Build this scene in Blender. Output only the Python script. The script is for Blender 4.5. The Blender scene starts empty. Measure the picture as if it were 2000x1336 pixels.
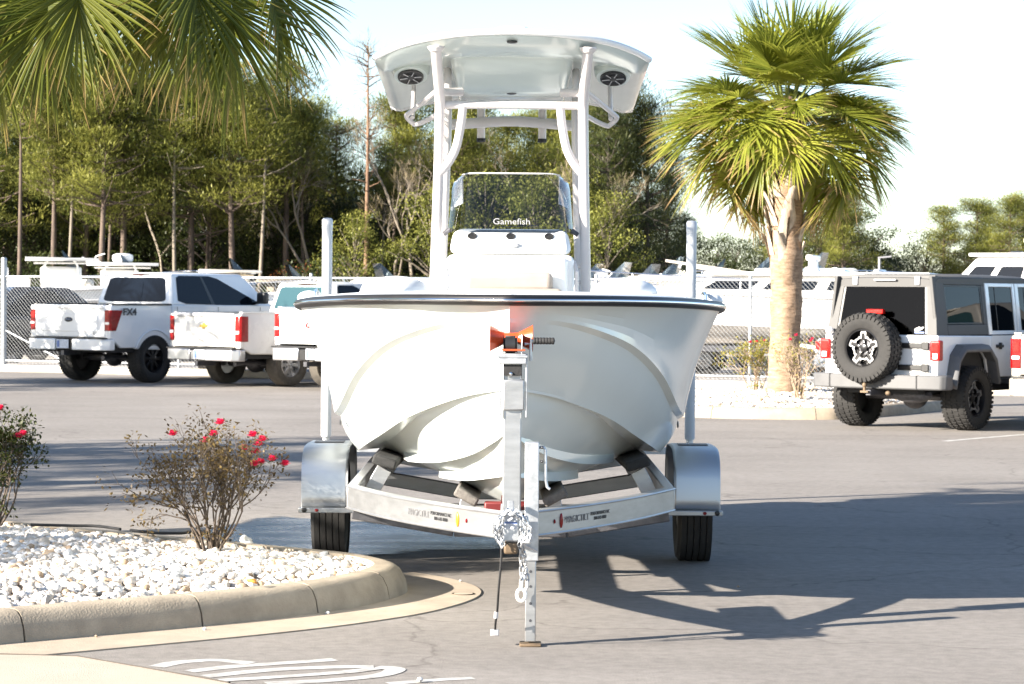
import bpy, bmesh, math, random
from mathutils import Vector, Matrix, noise
R = math.radians
random.seed(11)
scene = bpy.context.scene
COL = scene.collection

# ------------------------------------------------------------------ camera
FPX, CX, CY, HORIZON, CAMZ = 5087.0, 1000.0, 668.0, 577.0, 1.64
PITCH = math.atan((CY - HORIZON) / FPX)
ROLL = R(0.45)
cam_d = bpy.data.cameras.new('camera'); cam = bpy.data.objects.new('camera', cam_d); COL.objects.link(cam)
cam_d.sensor_width = 36.0
cam_d.lens = FPX / 2000.0 * 36.0
cam_d.clip_end = 3000.0
cam.location = (0, 0, CAMZ)
CAMROT = Matrix.Rotation(math.pi / 2 - PITCH, 3, 'X') @ Matrix.Rotation(ROLL, 3, 'Z')
cam.rotation_euler = CAMROT.to_euler()
cam_d.dof.use_dof = True
cam_d.dof.focus_distance = 13.6
cam_d.dof.aperture_fstop = 11.0
scene.camera = cam

def W(px, py, Y):
    """world point seen at a photo pixel, at distance Y"""
    d = CAMROT @ Vector(((px - CX) / FPX, (CY - py) / FPX, -1.0))
    return Vector((0, 0, CAMZ)) + d * (Y / d.y)
def G(px, py, z=0.0):
    """ground point (height z) seen at a photo pixel"""
    d = CAMROT @ Vector(((px - CX) / FPX, (CY - py) / FPX, -1.0))
    return Vector((0, 0, CAMZ)) + d * ((z - CAMZ) / d.z)

# ------------------------------------------------------------------ light
SUN_EL = R(21.0)
SUN_TO = Vector((0.875, 0.484, 0)).normalized()          # direction the light travels, on the ground
world = bpy.data.worlds.new('World'); scene.world = world; world.use_nodes = True
nt = world.node_tree; nt.nodes.clear()
sky = nt.nodes.new('ShaderNodeTexSky'); sky.sky_type = 'NISHITA'; sky.sun_disc = False
sky.sun_elevation = SUN_EL
sky.sun_rotation = math.atan2(-SUN_TO.x, -SUN_TO.y)
sky.air_density = 0.78; sky.dust_density = 0.4; sky.ozone_density = 1.0; sky.altitude = 0
bg = nt.nodes.new('ShaderNodeBackground'); bg.inputs[1].default_value = 0.070
wo = nt.nodes.new('ShaderNodeOutputWorld')
nt.links.new(sky.outputs[0], bg.inputs[0]); nt.links.new(bg.outputs[0], wo.inputs[0])
sun_d = bpy.data.lights.new('sun', 'SUN'); sun = bpy.data.objects.new('sun', sun_d); COL.objects.link(sun)
sun_d.energy = 5.0; sun_d.angle = R(0.53); sun_d.color = (1.0, 0.915, 0.80)
sdir = Vector((SUN_TO.x * math.cos(SUN_EL), SUN_TO.y * math.cos(SUN_EL), -math.sin(SUN_EL)))
sun.rotation_euler = sdir.to_track_quat('-Z', 'Y').to_euler()
scene.view_settings.view_transform = 'Standard'
scene.view_settings.look = 'None'
scene.view_settings.exposure = 2.05
scene.view_settings.gamma = 1.0
scene.render.engine = 'CYCLES'
scene.cycles.max_bounces = 8
scene.cycles.transparent_max_bounces = 24
scene.cycles.caustics_reflective = False
scene.cycles.caustics_refractive = False
scene.cycles.use_denoising = True

# ------------------------------------------------------------------ materials
MATS = {}
def pm(name, col, rough=0.5, metal=0.0, var=0.0, vscale=4.0, bump=0.0, bscale=60.0, coat=0.0, spec=0.5, detail=6.0, col2=None, stretch=None):
    m = bpy.data.materials.new(name); m.use_nodes = True; MATS[name] = m
    t = m.node_tree; b = t.nodes['Principled BSDF']
    b.inputs['Base Color'].default_value = (*col, 1)
    b.inputs['Roughness'].default_value = rough
    b.inputs['Metallic'].default_value = metal
    b.inputs['Specular IOR Level'].default_value = spec
    b.inputs['Coat Weight'].default_value = coat
    b.inputs['Coat Roughness'].default_value = 0.05
    if var or bump:
        tc = t.nodes.new('ShaderNodeTexCoord'); src = tc.outputs['Object']
        if stretch:
            mp = t.nodes.new('ShaderNodeMapping'); mp.inputs['Scale'].default_value = stretch
            t.links.new(src, mp.inputs[0]); src = mp.outputs[0]
    if var:
        n = t.nodes.new('ShaderNodeTexNoise'); n.inputs['Scale'].default_value = vscale; n.inputs['Detail'].default_value = detail
        n.inputs['Roughness'].default_value = 0.65
        t.links.new(src, n.inputs['Vector'])
        r = t.nodes.new('ShaderNodeValToRGB')
        r.color_ramp.elements[0].position = 0.3; r.color_ramp.elements[1].position = 0.72
        c2 = col2 if col2 else tuple(max(0, c * (1 - var)) for c in col)
        r.color_ramp.elements[0].color = (*c2, 1)
        r.color_ramp.elements[1].color = (*(tuple(min(1, c * (1 + var * 0.6)) for c in col) if not col2 else col), 1)
        t.links.new(n.outputs[0], r.inputs[0]); t.links.new(r.outputs[0], b.inputs['Base Color'])
        mr = t.nodes.new('ShaderNodeMapRange'); mr.inputs[3].default_value = max(0.02, rough - 0.08); mr.inputs[4].default_value = min(1, rough + 0.08)
        t.links.new(n.outputs[0], mr.inputs[0]); t.links.new(mr.outputs[0], b.inputs['Roughness'])
    if bump:
        n2 = t.nodes.new('ShaderNodeTexNoise'); n2.inputs['Scale'].default_value = bscale; n2.inputs['Detail'].default_value = 4
        t.links.new(src, n2.inputs['Vector'])
        bp = t.nodes.new('ShaderNodeBump'); bp.inputs['Strength'].default_value = bump; bp.inputs['Distance'].default_value = 0.01
        t.links.new(n2.outputs[0], bp.inputs['Height']); t.links.new(bp.outputs[0], b.inputs['Normal'])
    return m

def leafmat(name, c0, c1, trans=0.35, dry=None, rough=0.5):
    """leaf: colour varies by the per-vertex attribute rnd; dry tips by the attribute tip"""
    m = bpy.data.materials.new(name); m.use_nodes = True; MATS[name] = m
    t = m.node_tree; b = t.nodes['Principled BSDF']; out = t.nodes['Material Output']
    a = t.nodes.new('ShaderNodeAttribute'); a.attribute_name = 'rnd'
    r = t.nodes.new('ShaderNodeValToRGB')
    r.color_ramp.elements[0].color = (*c0, 1); r.color_ramp.elements[1].color = (*c1, 1)
    t.links.new(a.outputs['Fac'], r.inputs[0]); colout = r.outputs[0]
    if dry:
        a2 = t.nodes.new('ShaderNodeAttribute'); a2.attribute_name = 'tip'
        r2 = t.nodes.new('ShaderNodeValToRGB')
        r2.color_ramp.elements[0].position = 0.55; r2.color_ramp.elements[0].color = (0, 0, 0, 1)
        r2.color_ramp.elements[1].position = 0.86; r2.color_ramp.elements[1].color = (1, 1, 1, 1)
        t.links.new(a2.outputs['Fac'], r2.inputs[0])
        mx = t.nodes.new('ShaderNodeMix'); mx.data_type = 'RGBA'; mx.inputs[7].default_value = (*dry, 1)
        t.links.new(r2.outputs[0], mx.inputs[0]); t.links.new(colout, mx.inputs[6]); colout = mx.outputs[2]
    t.links.new(colout, b.inputs['Base Color']); b.inputs['Roughness'].default_value = rough
    b.inputs['Specular IOR Level'].default_value = 0.35
    tr = t.nodes.new('ShaderNodeBsdfTranslucent'); t.links.new(colout, tr.inputs[0])
    ms = t.nodes.new('ShaderNodeMixShader'); ms.inputs[0].default_value = trans
    t.links.new(b.outputs[0], ms.inputs[1]); t.links.new(tr.outputs[0], ms.inputs[2]); t.links.new(ms.outputs[0], out.inputs[0])
    return m

def glassmat(name, tint, refl=0.06, rough=0.02):
    m = bpy.data.materials.new(name); m.use_nodes = True; MATS[name] = m
    t = m.node_tree; out = t.nodes['Material Output']; t.nodes.remove(t.nodes['Principled BSDF'])
    tr = t.nodes.new('ShaderNodeBsdfTransparent'); tr.inputs[0].default_value = (*tint, 1)
    gl = t.nodes.new('ShaderNodeBsdfGlossy'); gl.inputs['Roughness'].default_value = rough
    fr = t.nodes.new('ShaderNodeFresnel'); fr.inputs[0].default_value = 1.5
    mr = t.nodes.new('ShaderNodeMath'); mr.operation = 'ADD'; mr.inputs[1].default_value = refl - 0.04; mr.use_clamp = True
    ms = t.nodes.new('ShaderNodeMixShader')
    t.links.new(fr.outputs[0], mr.inputs[0]); t.links.new(mr.outputs[0], ms.inputs[0])
    t.links.new(tr.outputs[0], ms.inputs[1]); t.links.new(gl.outputs[0], ms.inputs[2]); t.links.new(ms.outputs[0], out.inputs[0])
    return m

pm('gelcoat_shaded', (0.50, 0.565, 0.545), 0.2, var=0.03, vscale=1.5, coat=0.5)  # hull gelcoat darkened: shade under the hard top put into the colour
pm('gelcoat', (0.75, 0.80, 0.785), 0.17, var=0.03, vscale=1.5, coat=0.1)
pm('gelcoat_white', (0.80, 0.81, 0.80), 0.3, var=0.04, vscale=3, coat=0.2)
pm('rub_rail', (0.014, 0.013, 0.013), 0.45, var=0.3, vscale=6)
pm('chrome', (0.75, 0.76, 0.78), 0.12, 1.0, var=0.06, vscale=10)
pm('powder_white', (0.60, 0.565, 0.555), 0.32, var=0.05, vscale=8, coat=0.3)
pm('aluminium', (0.42, 0.425, 0.43), 0.40, 0.8, var=0.14, vscale=7, bump=0.05, bscale=40, stretch=(1, 1, 4))
pm('galvanised', (0.56, 0.58, 0.60), 0.42, 0.75, var=0.3, vscale=22)
pm('steel_dark', (0.10, 0.10, 0.11), 0.45, 0.6, var=0.35, vscale=20)
pm('fender', (0.52, 0.535, 0.55), 0.40, 0.9)
pm('pvc', (0.60, 0.62, 0.65), 0.35, var=0.07, vscale=5)
pm('carpet', (0.17, 0.155, 0.14), 0.95, var=0.4, vscale=40, bump=0.5, bscale=160)
pm('carpet_dark', (0.035, 0.035, 0.035), 0.95, var=0.4, vscale=40, bump=0.5, bscale=160)
pm('red_poly', (0.62, 0.075, 0.02), 0.28, var=0.12, vscale=12, coat=0.3)
pm('maroon', (0.12, 0.012, 0.012), 0.5, var=0.2)
pm('black_rubber', (0.018, 0.018, 0.019), 0.75, var=0.35, vscale=18, bump=0.2, bscale=90)
pm('tyre', (0.022, 0.021, 0.020), 0.8, var=0.4, vscale=14, bump=0.15, bscale=80)
pm('tyre_dusty', (0.085, 0.075, 0.062), 0.85, var=0.4, vscale=10, bump=0.15, bscale=80)
pm('black_plastic', (0.016, 0.016, 0.017), 0.4, var=0.2, vscale=9)
pm('vinyl_beige', (0.34, 0.30, 0.26), 0.5, var=0.07, vscale=9, bump=0.06, bscale=120)
pm('vinyl_white', (0.76, 0.76, 0.75), 0.45, var=0.05, vscale=9, bump=0.05, bscale=120)
pm('amber', (0.75, 0.22, 0.01), 0.3, coat=0.5)
pm('red_lens', (0.24, 0.003, 0.004), 0.25, var=0.3, vscale=25, coat=0.2, spec=0.3)
pm('red_lens_bright', (0.40, 0.008, 0.006), 0.25, var=0.25, vscale=25, coat=0.2, spec=0.3)
pm('clear_lens', (0.72, 0.70, 0.70), 0.2, var=0.15, vscale=30, coat=0.6)
pm('decal_black', (0.03, 0.03, 0.032), 0.5)
pm('decal_grey', (0.16, 0.16, 0.165), 0.5)
pm('decal_white', (0.7, 0.7, 0.7), 0.5)
pm('truck_white', (0.81, 0.815, 0.82), 0.22, var=0.04, vscale=2, coat=0.8)
pm('truck_cream', (0.68, 0.665, 0.63), 0.28, var=0.06, vscale=3, coat=0.5)
pm('truck_silver', (0.52, 0.50, 0.46), 0.32, 0.35, var=0.06, vscale=3, coat=0.6)
pm('jeep_grey', (0.070, 0.069, 0.068), 0.62, var=0.12, vscale=14, bump=0.06, bscale=200)
pm('jeep_bumper', (0.10, 0.10, 0.102), 0.55, var=0.12, vscale=10, bump=0.05, bscale=160)
pm('dark_paint', (0.02, 0.022, 0.028), 0.18, var=0.1, coat=0.8)
pm('grey_paint', (0.20, 0.23, 0.27), 0.2, 0.3, var=0.08, coat=0.8)
pm('dark_glass', (0.003, 0.005, 0.009), 0.04, spec=0.22)
pm('teal_glass', (0.03, 0.07, 0.08), 0.05, spec=0.5)
pm('interior', (0.03, 0.03, 0.032), 0.8, var=0.3)
pm('bed_liner', (0.018, 0.018, 0.02), 0.7, var=0.2)
pm('rim_black', (0.02, 0.02, 0.022), 0.3, 0.4, var=0.2)
pm('rim_silver', (0.55, 0.55, 0.56), 0.3, 0.8, var=0.12)
pm('rim_machined', (0.34, 0.34, 0.345), 0.35, 0.7, var=0.15)
pm('plate', (0.62, 0.66, 0.74), 0.45, var=0.3, vscale=30)
pm('plate_blue', (0.10, 0.17, 0.42), 0.45)
pm('gold', (0.55, 0.36, 0.06), 0.35, 0.3)
pm('rust', (0.17, 0.12, 0.075), 0.7, 0.3, var=0.4, vscale=30)
pm('far_white', (0.80, 0.79, 0.77), 0.3, var=0.06, vscale=1.5, coat=0.3)
pm('far_cream', (0.76, 0.70, 0.60), 0.35, var=0.08, vscale=1.5, coat=0.2)
pm('far_grey', (0.42, 0.42, 0.43), 0.4, var=0.1, vscale=2)
pm('canvas_tan', (0.20, 0.17, 0.13), 0.8, var=0.15)
pm('curb', (0.37, 0.31, 0.235), 0.85, var=0.28, vscale=5, bump=0.35, bscale=90, detail=10)
pm('gutter', (0.39, 0.325, 0.25), 0.88, var=0.2, vscale=4, bump=0.3, bscale=110, detail=10)
pm('sidewalk', (0.42, 0.36, 0.29), 0.9, var=0.1, vscale=3, bump=0.3, bscale=140, detail=10)
pm('curb_far', (0.40, 0.37, 0.32), 0.85, var=0.25, vscale=2, bump=0.2, bscale=40)
pm('joint', (0.08, 0.065, 0.05), 0.95, var=0.3)
pm('stone_white', (0.62, 0.585, 0.54), 0.75, var=0.22, vscale=9, bump=0.4, bscale=50, col2=(0.44, 0.375, 0.30))
pm('stone_pale', (0.68, 0.665, 0.645), 0.7, var=0.12, vscale=11, bump=0.35, bscale=60)
pm('stone_tan', (0.42, 0.31, 0.21), 0.8, var=0.3, vscale=12, bump=0.4, bscale=60)
pm('stone_orange', (0.62, 0.27, 0.05), 0.7, var=0.3, vscale=20)
pm('soil', (0.12, 0.09, 0.065), 0.95, var=0.4, vscale=14, bump=0.6, bscale=50)
pm('gravel', (0.40, 0.37, 0.34), 0.95, var=0.35, vscale=6, bump=0.6, bscale=30, detail=12)
pm('paint_white', (0.62, 0.62, 0.60), 0.8, var=0.3, vscale=9, detail=12, col2=(0.25, 0.235, 0.215))
pm('bark_pine', (0.125, 0.092, 0.072), 0.9, var=0.6, vscale=5, bump=0.5, bscale=12, stretch=(1, 1, 0.3))
pm('bark_orange', (0.20, 0.12, 0.075), 0.9, var=0.5, vscale=4, bump=0.5, bscale=12, stretch=(1, 1, 0.25))
pm('bark_grey', (0.22, 0.185, 0.145), 0.9, var=0.35, vscale=6, bump=0.4, bscale=14, stretch=(1, 1, 0.3))
pm('bark_dark', (0.07, 0.055, 0.045), 0.9, var=0.4, vscale=6, bump=0.4, bscale=14)
pm('palm_trunk', (0.40, 0.285, 0.195), 0.92, var=0.5, vscale=9, bump=1.0, bscale=20, detail=12, stretch=(0.8, 0.8, 3.4), col2=(0.14, 0.085, 0.05))
pm('palm_boot', (0.44, 0.36, 0.28), 0.9, var=0.45, vscale=9, bump=0.5, bscale=24, stretch=(2, 2, 0.6))
pm('palm_fibre', (0.16, 0.10, 0.06), 0.95, var=0.5, vscale=14, bump=0.6, bscale=40)
pm('petiole', (0.20, 0.23, 0.05), 0.5, var=0.2)
pm('twig', (0.11, 0.085, 0.066), 0.9, var=0.4, vscale=30)
pm('twig_pale', (0.36, 0.27, 0.19), 0.9, var=0.4, vscale=30)
pm('petal', (0.70, 0.025, 0.10), 0.55, var=0.25, vscale=60)
pm('fence_metal', (0.42, 0.44, 0.46), 0.5, 0.6, var=0.2)
pm('fence_wire', (0.20, 0.21, 0.22), 0.5, 0.6, var=0.2)
pm('pole_grey', (0.30, 0.30, 0.31), 0.6, var=0.1)
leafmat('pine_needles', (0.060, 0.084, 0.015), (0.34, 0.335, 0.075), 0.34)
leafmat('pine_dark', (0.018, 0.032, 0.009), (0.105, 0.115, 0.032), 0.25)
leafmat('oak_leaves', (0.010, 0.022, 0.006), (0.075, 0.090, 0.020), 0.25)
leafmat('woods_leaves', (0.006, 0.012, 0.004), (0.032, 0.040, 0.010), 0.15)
leafmat('rust_leaves', (0.12, 0.045, 0.015), (0.26, 0.10, 0.035), 0.3)
leafmat('dry_twigs', (0.17, 0.14, 0.09), (0.34, 0.27, 0.16), 0.2)
leafmat('frond', (0.105, 0.145, 0.02), (0.42, 0.43, 0.065), 0.48, dry=(0.46, 0.31, 0.15), rough=0.36)
leafmat('frond_dark', (0.045, 0.072, 0.010), (0.20, 0.21, 0.028), 0.42, dry=(0.44, 0.29, 0.12), rough=0.36)
leafmat('rose_leaves', (0.020, 0.040, 0.010), (0.085, 0.085, 0.020), 0.3)
leafmat('rose_dry', (0.060, 0.040, 0.022), (0.18, 0.13, 0.05), 0.3)
leafmat('shrub_leaves', (0.12, 0.15, 0.03), (0.40, 0.33, 0.06), 0.3)
glassmat('windshield', (0.60, 0.63, 0.67), 0.06)
glassmat('boat_glass', (0.45, 0.50, 0.52), 0.10)
glassmat('jeep_glass', (0.10, 0.105, 0.10), 0.012)

# asphalt: weathered, fine aggregate, stains and tyre-polished bands
def asphalt():
    m = bpy.data.materials.new('asphalt'); m.use_nodes = True; MATS['asphalt'] = m
    t = m.node_tree; b = t.nodes['Principled BSDF']
    tc = t.nodes.new('ShaderNodeTexCoord')
    def nz(scale, detail, rough=0.6, st=None):
        n = t.nodes.new('ShaderNodeTexNoise'); n.inputs['Scale'].default_value = scale; n.inputs['Detail'].default_value = detail; n.inputs['Roughness'].default_value = rough
        if st:
            mp = t.nodes.new('ShaderNodeMapping'); mp.inputs['Scale'].default_value = st; t.links.new(tc.outputs['Object'], mp.inputs[0]); t.links.new(mp.outputs[0], n.inputs['Vector'])
        else: t.links.new(tc.outputs['Object'], n.inputs['Vector'])
        return n.outputs[0]
    def ramp(src, stops):
        r = t.nodes.new('ShaderNodeValToRGB'); e = r.color_ramp.elements
        e[0].position, e[0].color = stops[0][0], (*stops[0][1], 1); e[1].position, e[1].color = stops[-1][0], (*stops[-1][1], 1)
        for p, c in stops[1:-1]:
            x = e.new(p); x.color = (*c, 1)
        t.links.new(src, r.inputs[0]); return r.outputs[0]
    def mix(a, c, fac, mode='MULTIPLY'):
        x = t.nodes.new('ShaderNodeMix'); x.data_type = 'RGBA'; x.blend_type = mode; x.inputs[0].default_value = fac
        t.links.new(a, x.inputs[6]); t.links.new(c, x.inputs[7]); return x.outputs[2]
    base = ramp(nz(0.35, 6), [(0.3, (0.215, 0.196, 0.178)), (0.7, (0.285, 0.263, 0.241))])
    fine = ramp(nz(150, 3, 0.7), [(0.3, (0.55, 0.55, 0.55)), (0.55, (1, 1, 1)), (0.75, (1.5, 1.45, 1.4))])
    mid = ramp(nz(14, 8), [(0.32, (0.80, 0.80, 0.80)), (0.62, (1.06, 1.06, 1.06))])
    band = ramp(nz(1.0, 5, 0.6, (0.25, 2.2, 1)), [(0.30, (0.80, 0.79, 0.78)), (0.5, (1, 1, 1)), (0.72, (1.12, 1.11, 1.10))])
    spots = ramp(nz(2.3, 2), [(0.66, (1, 1, 1)), (0.76, (0.66, 0.64, 0.62))])
    c = mix(base, fine, 0.85); c = mix(c, mid, 0.9); c = mix(c, band, 0.45); c = mix(c, spots, 0.6)
    v = t.nodes.new('ShaderNodeTexVoronoi'); v.feature = 'DISTANCE_TO_EDGE'; v.inputs['Scale'].default_value = 0.22
    nn = t.nodes.new('ShaderNodeTexNoise'); nn.inputs['Scale'].default_value = 1.2; nn.inputs['Detail'].default_value = 6
    t.links.new(tc.outputs['Object'], nn.inputs['Vector'])
    ad = t.nodes.new('ShaderNodeVectorMath'); ad.operation = 'ADD'; t.links.new(tc.outputs['Object'], ad.inputs[0]); t.links.new(nn.outputs[1], ad.inputs[1]); t.links.new(ad.outputs[0], v.inputs['Vector'])
    crack = ramp(v.outputs[0], [(0.0, (0.45, 0.43, 0.42)), (0.0035, (1, 1, 1))])
    c = mix(c, crack, 0.55)
    t.links.new(c, b.inputs['Base Color']); b.inputs['Roughness'].default_value = 0.88; b.inputs['Specular IOR Level'].default_value = 0.3
    bp = t.nodes.new('ShaderNodeBump'); bp.inputs['Strength'].default_value = 0.5; bp.inputs['Distance'].default_value = 0.006
    t.links.new(nz(170, 3, 0.7), bp.inputs['Height']); t.links.new(bp.outputs[0], b.inputs['Normal'])
asphalt()
def wetmat():
    """wet asphalt: darker, mirror-smooth film whose edge breaks up"""
    m = bpy.data.materials.new('wet_asphalt'); m.use_nodes = True; MATS['wet_asphalt'] = m
    t = m.node_tree; b = t.nodes['Principled BSDF']; out = t.nodes['Material Output']
    tc = t.nodes.new('ShaderNodeTexCoord')
    n = t.nodes.new('ShaderNodeTexNoise'); n.inputs['Scale'].default_value = 3.0; n.inputs['Detail'].default_value = 7
    mp = t.nodes.new('ShaderNodeMapping'); mp.inputs['Scale'].default_value = (0.6, 1.2, 1)
    t.links.new(tc.outputs['Object'], mp.inputs[0]); t.links.new(mp.outputs[0], n.inputs['Vector'])
    b.inputs['Base Color'].default_value = (0.016, 0.016, 0.017, 1)
    at = t.nodes.new('ShaderNodeAttribute'); at.attribute_name = 'tip'
    ne = t.nodes.new('ShaderNodeTexNoise'); ne.inputs['Scale'].default_value = 2.2; ne.inputs['Detail'].default_value = 9; ne.inputs['Roughness'].default_value = 0.7
    t.links.new(mp.outputs[0], ne.inputs['Vector'])
    su = t.nodes.new('ShaderNodeMath'); su.operation = 'ADD'; t.links.new(at.outputs['Fac'], su.inputs[0]); t.links.new(ne.outputs[0], su.inputs[1])
    al = t.nodes.new('ShaderNodeMapRange'); al.inputs[1].default_value = 0.50; al.inputs[2].default_value = 0.66; t.links.new(su.outputs[0], al.inputs[0]); t.links.new(al.outputs[0], b.inputs['Alpha'])
    mr = t.nodes.new('ShaderNodeMapRange'); mr.inputs[1].default_value = 0.35; mr.inputs[2].default_value = 0.7; mr.inputs[3].default_value = 0.20; mr.inputs[4].default_value = 0.36
    t.links.new(n.outputs[0], mr.inputs[0]); t.links.new(mr.outputs[0], b.inputs['Roughness'])
    b.inputs['IOR'].default_value = 1.42
    nb = t.nodes.new('ShaderNodeTexNoise'); nb.inputs['Scale'].default_value = 28; nb.inputs['Detail'].default_value = 3
    t.links.new(tc.outputs['Object'], nb.inputs['Vector'])
    bp = t.nodes.new('ShaderNodeBump'); bp.inputs['Strength'].default_value = 0.6; bp.inputs['Distance'].default_value = 0.008
    t.links.new(nb.outputs[0], bp.inputs['Height']); t.links.new(bp.outputs[0], b.inputs['Normal'])
wetmat()

# ------------------------------------------------------------------ mesh builder
class MB:
    def __init__(s): s.v = []; s.f = []; s.tip = []; s.rnd = []
    def add(s, vs, fs):
        o = len(s.v); s.v += [tuple(v) for v in vs]; s.f += [tuple(i + o for i in f) for f in fs]; return s
    def box(s, x0, x1, y0, y1, z0, z1):
        return s.add([(x0,y0,z0),(x1,y0,z0),(x1,y1,z0),(x0,y1,z0),(x0,y0,z1),(x1,y0,z1),(x1,y1,z1),(x0,y1,z1)],
                     [(0,3,2,1),(4,5,6,7),(0,1,5,4),(1,2,6,5),(2,3,7,6),(3,0,4,7)])
    def hexa(s, p):      # eight corners, bottom ring then top ring
        return s.add(p, [(0,3,2,1),(4,5,6,7),(0,1,5,4),(1,2,6,5),(2,3,7,6),(3,0,4,7)])
    def bar(s, a, b, w, h, up=(0,0,1)):    # rectangular bar from a to b
        a = Vector(a); b = Vector(b); d = (b - a).normalized(); u = Vector(up)
        x = d.cross(u)
        if x.length < 1e-4: x = d.cross(Vector((0,1,0)))
        x.normalize(); u = x.cross(d).normalized()
        x *= w / 2; u *= h / 2
        return s.hexa([a-x-u, a+x-u, b+x-u, b-x-u, a-x+u, a+x+u, b+x+u, b-x+u])
    def prism(s, poly, axis, a, b):
        n = len(poly)
        def P(p, q): return {'x': (q, p[0], p[1]), 'y': (p[0], q, p[1]), 'z': (p[0], p[1], q)}[axis]
        vs = [P(p, a) for p in poly] + [P(p, b) for p in poly]
        fs = [tuple(range(n))[::-1], tuple(range(n, 2 * n))] + [(i, (i + 1) % n, n + (i + 1) % n, n + i) for i in range(n)]
        return s.add(vs, fs)
    def tube(s, pts, r, n=8, cap=True):
        pts = [Vector(p) for p in pts]; m = len(pts)
        rs = r if isinstance(r, (list, tuple)) else [r] * m
        vs = []; prev = None
        for i, p in enumerate(pts):
            d = (pts[min(i + 1, m - 1)] - pts[max(i - 1, 0)])
            if d.length < 1e-9: d = Vector((0, 0, 1))
            d.normalize()
            if prev is None:
                x = d.cross(Vector((0, 0, 1)));
                if x.length < 1e-3: x = d.cross(Vector((0, 1, 0)))
            else:
                x = prev - d * prev.dot(d)
                if x.length < 1e-4: x = d.orthogonal()
            x.normalize(); prev = x; y = d.cross(x)
            for k in range(n):
                a = 2 * math.pi * k / n; vs.append(p + (x * math.cos(a) + y * math.sin(a)) * rs[i])
        fs = []
        for i in range(m - 1):
            for k in range(n):
                fs.append((i*n+k, i*n+(k+1)%n, (i+1)*n+(k+1)%n, (i+1)*n+k))
        if cap: fs += [tuple(range(n))[::-1], tuple(range((m-1)*n, m*n))]
        return s.add(vs, fs)
    def lathe(s, prof, origin=(0,0,0), axis=(0,0,1), n=24, closed=False, cap0=True):
        o = Vector(origin); ax = Vector(axis).normalized(); x = ax.orthogonal().normalized(); y = ax.cross(x)
        m = len(prof); vs = []
        for r, h in prof:
            for k in range(n):
                a = 2*math.pi*k/n; vs.append(o + ax*h + (x*math.cos(a) + y*math.sin(a))*r)
        fs = []
        for i in range(m if closed else m - 1):
            j = (i + 1) % m
            for k in range(n): fs.append((i*n+k, i*n+(k+1)%n, j*n+(k+1)%n, j*n+k))
        if not closed:
            if prof[0][0] > 1e-5 and cap0: fs.append(tuple(range(n))[::-1])
            if prof[-1][0] > 1e-5: fs.append(tuple(range((m-1)*n, m*n)))
        return s.add(vs, fs)
    def loft(s, rings, closed=True, cap0=True, cap1=True):
        n = len(rings[0]); m = len(rings); vs = [p for r in rings for p in r]; fs = []
        for i in range(m - 1):
            for k in range(n if closed else n - 1):
                fs.append((i*n+k, i*n+(k+1)%n, (i+1)*n+(k+1)%n, (i+1)*n+k))
        if cap0: fs.append(tuple(range(n))[::-1])
        if cap1: fs.append(tuple(range((m-1)*n, m*n)))
        return s.add(vs, fs)
    def ell(s, c, r, nu=12, nv=8, mat=None):
        vs = []; fs = []
        for j in range(nv + 1):
            t = math.pi * j / nv
            for i in range(nu):
                a = 2*math.pi*i/nu; p = Vector((r[0]*math.sin(t)*math.cos(a), r[1]*math.sin(t)*math.sin(a), r[2]*math.cos(t)))
                if mat: p = mat @ p
                vs.append(Vector(c) + p)
        for j in range(nv):
            for i in range(nu): fs.append((j*nu+i, (j+1)*nu+i, (j+1)*nu+(i+1)%nu, j*nu+(i+1)%nu))
        return s.add(vs, fs)
    def mesh(s, name, smooth=True, angle=32):
        me = bpy.data.meshes.new(name); me.from_pydata(s.v, [], s.f); me.update()
        bm = bmesh.new(); bm.from_mesh(me); bmesh.ops.remove_doubles(bm, verts=bm.verts, dist=1e-6) if len(s.v) < 60000 and not s.rnd else None
        if not s.rnd: bmesh.ops.recalc_face_normals(bm, faces=bm.faces)
        bm.to_mesh(me); bm.free()
        if s.rnd:
            at = me.attributes.new('rnd', 'FLOAT', 'POINT'); at.data.foreach_set('value', s.rnd)
        if s.tip:
            at = me.attributes.new('tip', 'FLOAT', 'POINT'); at.data.foreach_set('value', s.tip)
        if smooth:
            me.shade_smooth(); me.set_sharp_from_angle(angle=R(angle))
        return me
    def build(s, name, mat, parent=None, smooth=True, angle=32, bevel=0.0, seg=2, label=None):
        me = s.mesh(name, smooth, angle); me.materials.append(MATS[mat])
        return link(name, me, parent, bevel, seg, label)
def link(name, me, parent=None, bevel=0.0, seg=2, label=None):
    o = bpy.data.objects.new(name, me); COL.objects.link(o)
    if parent is not None: o.parent = parent
    if bevel:
        b = o.modifiers.new('bevel', 'BEVEL'); b.width = bevel; b.segments = seg; b.limit_method = 'ANGLE'; b.angle_limit = R(35)
        b.harden_normals = False
    if label: o['label'] = label
    return o
def thing(name, label, cat, loc=(0,0,0), rz=0.0, group=None):
    o = bpy.data.objects.new(name, None); COL.objects.link(o); o.empty_display_size = 0.3
    o.location = loc; o.rotation_euler = (0, 0, rz); o['label'] = label; o['category'] = cat
    if group: o['group'] = group
    return o
def sub(name, parent, loc=(0,0,0), rot=(0,0,0)):
    o = bpy.data.objects.new(name, None); COL.objects.link(o); o.parent = parent; o.location = loc; o.rotation_euler = rot; return o
def kind(o, k): o['kind'] = k; return o
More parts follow.
